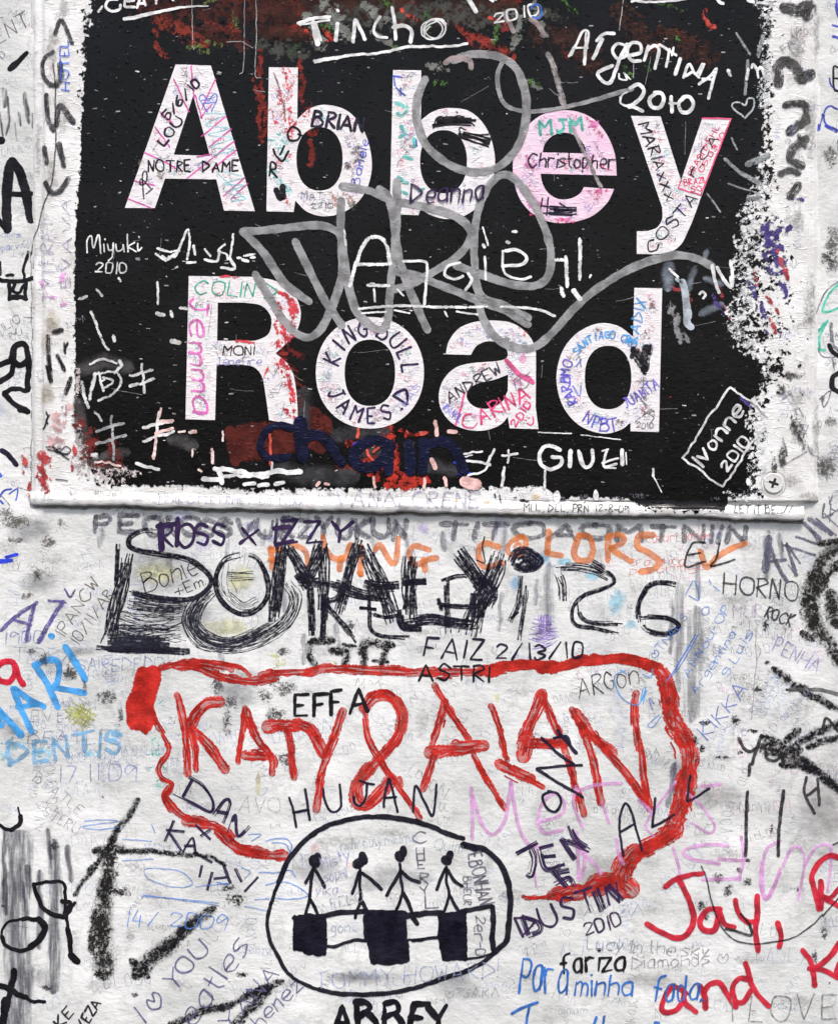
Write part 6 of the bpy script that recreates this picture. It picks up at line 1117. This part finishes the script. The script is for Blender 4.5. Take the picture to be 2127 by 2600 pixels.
T('pen_writing', None, M('pen', (.35, .45, .50), .6), 5, 'k', 'Quim', 970, 520, 1140, 540, 64)
T('pen_writing', None, M('pen', (.40, .40, .45), .6), 6, 'k', '<-SARA', 1040, 1430, 1370, 1420, 60)
P('smudge', None, M('haze', (.85, .45, .45), .5), 'k', '240 510 40 50; 450 620 40 40')
T('black_lettering', 'bold black capitals cut off by the bottom edge, below the oval', M('paint', (.010, .009, .014)), 36, 'k', 'ABBEY', 350, 1640, 1060, 1640, 170, split=True)
# right bottom
G('red_lettering', 'bright red marker name, lower right', M('marker', CRM, .92), 30, 'l', '680 750 740 705 820 680 905 668; w34:755 700 800 780 840 880 850 970 810 1040 750 1065 660 1030 565 980|w34:1010 890 940 890 890 960 910 1015 980 1010 1010 900; 1010 900 1040 980 1100 995|w32:1105 835 1130 920 1180 965 1235 965; w34:1240 810 1240 900 1230 1040 1245 1140|w32:1365 975 1385 1060 1375 1115', split=True, wob=1)
G('red_lettering', 'bright red marker word under the red name', M('marker', CRM, .92), 32, 'l', 'w32:790 1390 730 1360 680 1410 655 1490 690 1520 760 1490 800 1400; 790 1390 800 1460 865 1515|w34:890 1360 920 1430 925 1490; w32:915 1400 950 1350 1010 1340 1060 1420 1110 1485|w32:1195 1320 1130 1310 1090 1370 1110 1450 1160 1455 1200 1390; w32:1170 1220 1200 1330 1240 1410 1310 1480', split=True, wob=1)
G('red_lettering', 'red marker letters cut off at the lower right edge', M('marker', CRM, .92), 32, 'l', 'w34:1740 570 1690 560 1620 600 1575 690 1600 800 1625 885 1630 720; w30:1620 800 1680 820 1740 760; w30:1650 820 1740 870|w32:1520 1140 1570 1220 1590 1350; w34:1740 1090 1680 1180 1580 1260; w30:1560 1250 1640 1260 1740 1310|w30:1740 1220 1720 1270 1740 1300', split=True, wob=1)
G('pencil_line', 'long thin dark curve under the red name', M('soft', BK, .85), 9, 'l', '900 625 930 700 950 800 990 930 1040 1020 1110 1080 1210 1100 1330 1090 1460 1060 1570 990 1640 920; w16:1140 920 1190 980 1200 1045 1100 1020 1050 1010; w9:1640 930 1736 820')
G('black_stroke', 'two long thin dark uprights at the right', M('soft', BK, .88), 20, 'l', '1180 170 1175 300 1172 430 1170 560; 1400 165 1385 300 1372 430 1368 560')
T('marker_writing', 'small heavy black name, lower right', M('marker', BK, .98), 17, 'l', 'fariza', 40, 1275, 425, 1265, 120, split=True)
T('pen_writing', 'thin grey handwriting beside the heavy black name', M('pen', (.30, .30, .32), .85), 6, 'l', 'Lucy in the sky', 195, 1130, 940, 1180, 72)
T('pen_writing', None, M('pen', (.30, .30, .32), .85), 6, 'l', 'Diamonds <', 470, 1255, 1060, 1215, 72)
T('pen_writing', None, M('pen', (.40, .40, .45), .6), 6, 'l', 'ARIZA', 180, 930, 550, 925, 70)
bm = M('marker', (.035, .16, .52), .92)
T('blue_lettering', 'blue marker words near the bottom right', bm, 14, 'k', 'Para', 1490, 1385, 1780, 1395, 200)
T('blue_lettering', 'blue marker word beside them', bm, 13, 'l', 'minha', 125, 1410, 470, 1415, 115)
T('blue_lettering', 'blue marker word partly under the red word', bm, 13, 'l', 'fada..', 600, 1440, 920, 1450, 150)
G('blue_lettering', 'blue marker strokes cut off by the bottom edge', bm, 16, 'k', '1445 1525 1520 1485 1600 1455; 1550 1480 1530 1600; 1960 1550 1945 1600; 2010 1545 2000 1600; 2320 1580 2340 1584')
T('pen_writing', 'large thin pencil capitals at the bottom right corner', M('pen', (.22, .22, .22), .85), 8, 'l', 'I LOVE', 1090, 1575, 1720, 1560, 150)
T('pen_writing', None, M('pen', (.40, .30, .30), .6), 5, 'j', 'AVO', 1460, 290, 1720, 300, 100)
